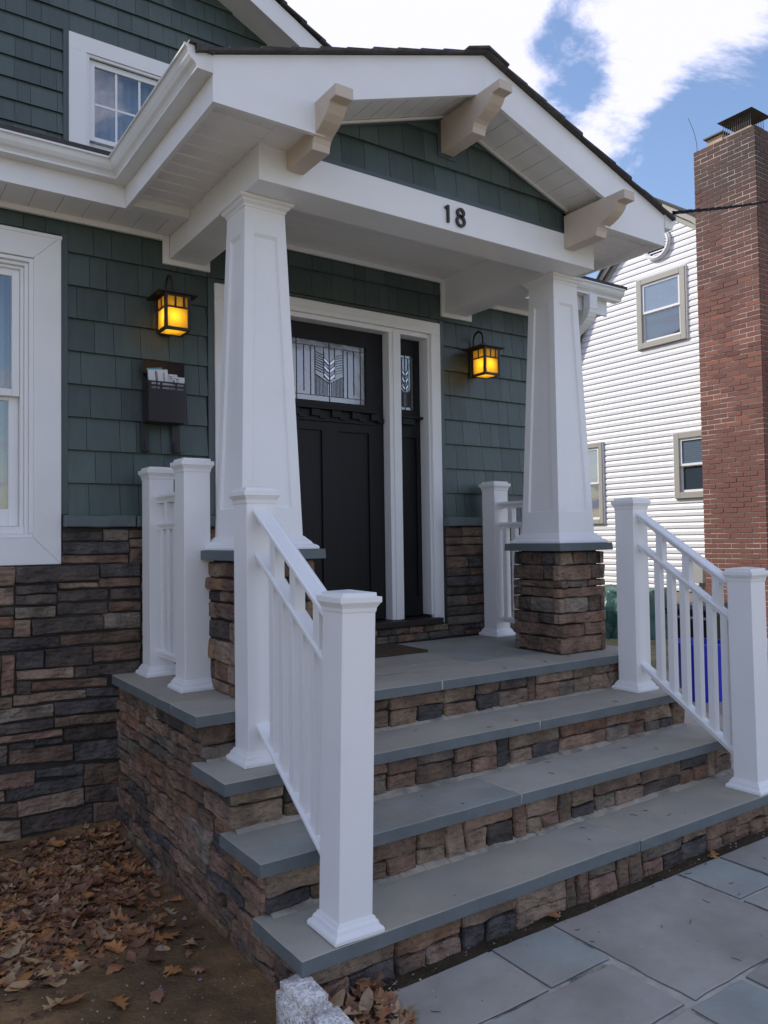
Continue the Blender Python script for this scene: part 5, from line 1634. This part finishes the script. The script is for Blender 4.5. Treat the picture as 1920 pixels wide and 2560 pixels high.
# chimney of individual bricks
def brick_mat():
    m = bpy.data.materials.new('sooty_red_brick'); m.use_nodes = True
    nt = m.node_tree; n, l = nt.nodes, nt.links
    b = n['Principled BSDF']; b.inputs['Roughness'].default_value = 0.9
    oi = n.new('ShaderNodeObjectInfo'); tc = n.new('ShaderNodeTexCoord')
    geo = n.new('ShaderNodeNewGeometry'); sep = n.new('ShaderNodeSeparateXYZ'); l.new(geo.outputs['Position'], sep.inputs[0])
    rp = n.new('ShaderNodeValToRGB')
    e = rp.color_ramp.elements
    e[0].position = 0; e[0].color = (0.15, 0.060, 0.048, 1); e[1].position = 1; e[1].color = (0.27, 0.105, 0.070, 1)
    k = e.new(0.45); k.color = (0.20, 0.084, 0.066, 1)
    k = e.new(0.85); k.color = (0.235, 0.098, 0.074, 1)
    wn2 = n.new('ShaderNodeTexWhiteNoise'); wn2.noise_dimensions = '3D'
    sc_ = n.new('ShaderNodeVectorMath'); sc_.operation = 'MULTIPLY'; sc_.inputs[1].default_value = (0.0, 4.6, 14.5)
    fl = n.new('ShaderNodeVectorMath'); fl.operation = 'FLOOR'
    l.new(geo.outputs['Position'], sc_.inputs[0]); l.new(sc_.outputs[0], fl.inputs[0]); l.new(fl.outputs[0], wn2.inputs['Vector'])
    ad = n.new('ShaderNodeMath'); ad.operation = 'ADD'; l.new(oi.outputs['Random'], ad.inputs[0]); ad.inputs[1].default_value = 0.0
    l.new(ad.outputs[0], rp.inputs[0])
    # soot stain that thickens towards the flue
    nz = n.new('ShaderNodeTexNoise'); nz.inputs['Scale'].default_value = 1.6; nz.inputs['Detail'].default_value = 6; l.new(geo.outputs['Position'], nz.inputs['Vector'])
    mr = n.new('ShaderNodeMapRange'); mr.inputs['From Min'].default_value = 4.4; mr.inputs['From Max'].default_value = 7.3; l.new(sep.outputs[2], mr.inputs['Value'])
    ml = n.new('ShaderNodeMath'); ml.operation = 'MULTIPLY'; l.new(mr.outputs[0], ml.inputs[0]); l.new(nz.outputs['Fac'], ml.inputs[1])
    ml2 = n.new('ShaderNodeMath'); ml2.operation = 'MULTIPLY'; ml2.use_clamp = True; ml2.inputs[1].default_value = 2.3; l.new(ml.outputs[0], ml2.inputs[0])
    ml3 = n.new('ShaderNodeMath'); ml3.operation = 'MULTIPLY'; ml3.inputs[1].default_value = 0.86; l.new(ml2.outputs[0], ml3.inputs[0])
    mx = n.new('ShaderNodeMix'); mx.data_type = 'RGBA'; l.new(ml3.outputs[0], mx.inputs['Factor']); l.new(rp.outputs[0], mx.inputs['A']); mx.inputs['B'].default_value = (0.060, 0.047, 0.042, 1)
    l.new(mx.outputs['Result'], b.inputs['Base Color'])
    nb_ = n.new('ShaderNodeTexNoise'); nb_.inputs['Scale'].default_value = 60; l.new(geo.outputs['Position'], nb_.inputs['Vector'])
    bp = n.new('ShaderNodeBump'); bp.inputs['Strength'].default_value = 0.5; bp.inputs['Distance'].default_value = 0.006; l.new(nb_.outputs['Fac'], bp.inputs['Height']); l.new(bp.outputs[0], b.inputs['Normal'])
    return m
BRICK = brick_mat()
CX0, CY0, CY1, CZT = 9.65, 1.415, 2.335, 6.86
BMORT = material('brick_mortar', (0.50, 0.44, 0.37), 0.95, var=0.2, vscale=8, col2=(0.16, 0.14, 0.12), mixscale=1.2)
chim = MB().box(CX0+0.0035, NX+0.3, CY0+0.008, CY1-0.008, -0.2, CZT-0.01).build('chimney', BMORT, nb)
BH = 0.06885
brick_side = MB().box(0, 0.05, -0.5, 0.5, -0.5, 0.5).mesh('brick', BRICK)
bk = []
ncrs = int((CZT+0.02)/BH)
for c in range(ncrs):
    z0 = CZT-(c+1)*BH
    y = CY1-(0.0 if c % 2 else 0.105)
    lens = []
    edges = [CY1]
    if c % 2 == 0: edges.append(CY1-0.105)
    while edges[-1]-0.2045 > CY0+0.05:
        edges.append(edges[-1]-0.2045)
    edges.append(CY0)
    for a, b in zip(edges[:-1], edges[1:]):
        bk.append((b, a, z0))
vis = [q for q in bk if q[2] > 1.35]
vis = vis[:300]
far = MB()
for (a, b, z0) in bk:
    ww = (b-a)-0.012; hh = BH-0.013
    dx = rng.uniform(-0.004, 0.002)
    if (a, b, z0) in vis:
        o = link('brick', brick_side, chim)
        o.location = (CX0+dx, (a+b)/2, z0+BH/2); o.scale = (1, ww, hh)
        o.rotation_euler = (rng.uniform(-0.006, 0.006), rng.uniform(-0.01, 0.01), 0)
    else:
        far.box(CX0+dx, CX0+0.05, (a+b)/2-ww/2, (a+b)/2+ww/2, z0+0.0065, z0+BH-0.0065)
for c in range(ncrs):
    z0 = CZT-(c+1)*BH
    edges = [CX0+0.004]
    edges.append(CX0+(0.10 if c % 2 else 0.2045))
    while edges[-1]+0.2045 < NX+0.25: edges.append(edges[-1]+0.2045)
    for a, b in zip(edges[:-1], edges[1:]):
        far.box(a+0.004, b-0.006, CY0+rng.uniform(-0.003, 0.003), CY0+0.05, z0+0.0065, z0+BH-0.0065)
stuff(far.build('distant_bricks', BRICK, chim))
FLUE = material('flue_clay', (0.45, 0.33, 0.24), 0.9, var=0.3, vscale=6)
RUST = material('dark_cap_metal', (0.06, 0.05, 0.045), 0.6, var=0.3, vscale=10)
MB().box(CX0+0.06, CX0+0.40, 1.50, 1.90, CZT, CZT+0.05).box(CX0+0.14, CX0+0.42, 1.97, 2.20, CZT, CZT+0.16).build('flue', FLUE, chim)
cp = MB()
cp.prism([(CX0-0.02, 1.44, CZT+0.245), (CX0+0.46, 1.44, CZT+0.245), (CX0+0.46, 1.95, CZT+0.245), (CX0-0.02, 1.95, CZT+0.245)], [(CX0+0.10, 1.56, CZT+0.285), (CX0+0.34, 1.56, CZT+0.285), (CX0+0.34, 1.83, CZT+0.285), (CX0+0.10, 1.83, CZT+0.285)])
cp.box(CX0+0.10, CX0+0.46, 1.94, 2.24, CZT+0.165, CZT+0.185)
for k in range(14):
    yy = 1.51+k*0.03
    cp.box(CX0+0.065, CX0+0.071, yy, yy+0.006, CZT+0.05, CZT+0.245); cp.box(CX0+0.38, CX0+0.386, yy, yy+0.006, CZT+0.05, CZT+0.245)
cp.build('chimney_cap', RUST, chim)
MB().tube([(CX0+0.05, 2.30, CZT-0.1), (CX0+0.05, 2.31, CZT+0.15), (CX0+0.04, 2.34, CZT+0.32), (CX0+0.03, 2.42, CZT+0.55)], 0.004, 5).build('antenna_wire', RUST, chim)  # thin antenna wire curving up from the chimney top

# ------------------------------------------------------------------ bins, covered heap, cable
BINB = material('blue_plastic', (0.018, 0.026, 0.50), 0.35, var=0.08, vscale=3)
BINK = material('black_plastic', (0.012, 0.012, 0.014), 0.4)
bin_ = thing('recycling_bin', (5.85, -0.10, -0.02), 'royal blue round recycling bin seen through the right stair railing', 'bin')
bx_, by_ = 5.86, -0.10
MB().lathe(bx_, by_, [(0.170, -0.015), (0.175, 0.0), (0.205, 0.36), (0.208, 0.37), (0.216, 0.372), (0.222, 0.47), (0.214, 0.475), (0.205, 0.455), (0.165, 0.02)], 36).build('tub', BINB, bin_, smooth=False)
rim = MB()
for k in range(36):
    a, b = 2*math.pi*k/36, 2*math.pi*(k+1)/36
    A = [(bx_+r_*math.cos(a), by_+r_*math.sin(a), z_) for r_, z_ in ((0.208, 0.470), (0.230, 0.470), (0.230, 0.486), (0.208, 0.486))]
    B = [(bx_+r_*math.cos(b), by_+r_*math.sin(b), z_) for r_, z_ in ((0.208, 0.470), (0.230, 0.470), (0.230, 0.486), (0.208, 0.486))]
    rim.prism(A, B)
rim.build('rim', material('blue_plastic_rim', (0.06, 0.08, 0.50), 0.4), bin_)
bk2 = thing('rubbish_bin', (6.75, 0.45, -0.02), 'black wheeled rubbish bin standing behind the blue bin', 'bin')
MB().sq(6.72, 0.42, [(0.20, 0.0), (0.25, 0.62), (0.262, 0.625), (0.262, 0.66)]).build('body', BINK, bk2, bevel=0.02)
MB().sq(6.72, 0.42, [(0.27, 0.662), (0.268, 0.685), (0.22, 0.73), (0.08, 0.745)]).build('lid', BINK, bk2, bevel=0.01)
MB().tube([(6.45, 0.22, 0.60), (6.43, 0.19, 0.61), (6.43, 0.60, 0.61), (6.45, 0.62, 0.60)], 0.012, 8).build('handle', material('grey_handle', (0.4, 0.4, 0.4), 0.4), bk2)
def tarp():
    bm = bmesh.new()
    bmesh.ops.create_grid(bm, x_segments=44, y_segments=44, size=1)
    tm = material('green_tarpaulin', (0.028, 0.095, 0.078), 0.4, var=0.25, vscale=5, bump=0.5, bscale=8, bdist=0.03)
    for v in bm.verts:
        x, y = v.co.x, v.co.y
        r = max(abs(x), abs(y))
        rr = (abs(x)**4+abs(y)**4)**0.25
        t = min(1, max(0, (rr-0.52)/0.48))
        z = 0.66*(1-t**1.4)+0.05*nz3((x*3, y*3, 1))*(1-t)
        k = 0.52+(rr-0.52)*0.45 if rr > 0.52 else rr
        s_ = k/max(rr, 1e-4)
        fold = 0.07*t*math.sin(9*math.atan2(y, x)+2*nz3((x*2, y*2, 5)))+0.06*nz3((x*6, y*6, z*6))
        v.co = Vector((x*s_*0.95*(1+fold), y*s_*0.95*(1+fold), max(0.0, z)+0.02*nz3((x*9, y*9, 3))))
    me = bpy.data.meshes.new('tarpaulin'); bm.to_mesh(me); bm.free(); me.materials.append(tm)
    o = link('covered_heap', me); o.location = (9.15, 3.30, -0.03); o.rotation_euler = (0, 0, 0.2)
    return tag(o, 'crumpled dark green tarpaulin over a heap by the white house', 'tarpaulin')
tarp()
# service cable: three twisted strands from the porch eave out over the street
pa, pb = Vector((4.05, -1.20, 3.462)), Vector((8.40, 0.55, 5.24))
cbl = thing('service_cable', tuple(pa), 'twisted black service cable from the porch eave crossing the chimney', 'cable')
ext = pa+(pb-pa)*1.5
for k in range(3):
    path = []
    n = 160
    for i in range(n+1):
        t = i/n
        p = pa.lerp(ext, t)+Vector((0, 0, 0.10*math.sin(math.pi*t*0.9)*0.0-0.03*math.sin(math.pi*t)))
        a = t*55+k*2.094
        d = (ext-pa).normalized(); u_ = d.cross(Vector((0, 0, 1))).normalized(); w_ = u_.cross(d)
        path.append(p+u_*math.cos(a)*0.0065+w_*math.sin(a)*0.0065)
    MB().tube(path, 0.0068 if k else 0.005, 6).build('strand', material('black_cable', (0.012, 0.012, 0.013), 0.85, spec=0.1) if k == 0 else bpy.data.materials['black_cable'], cbl, smooth=True)
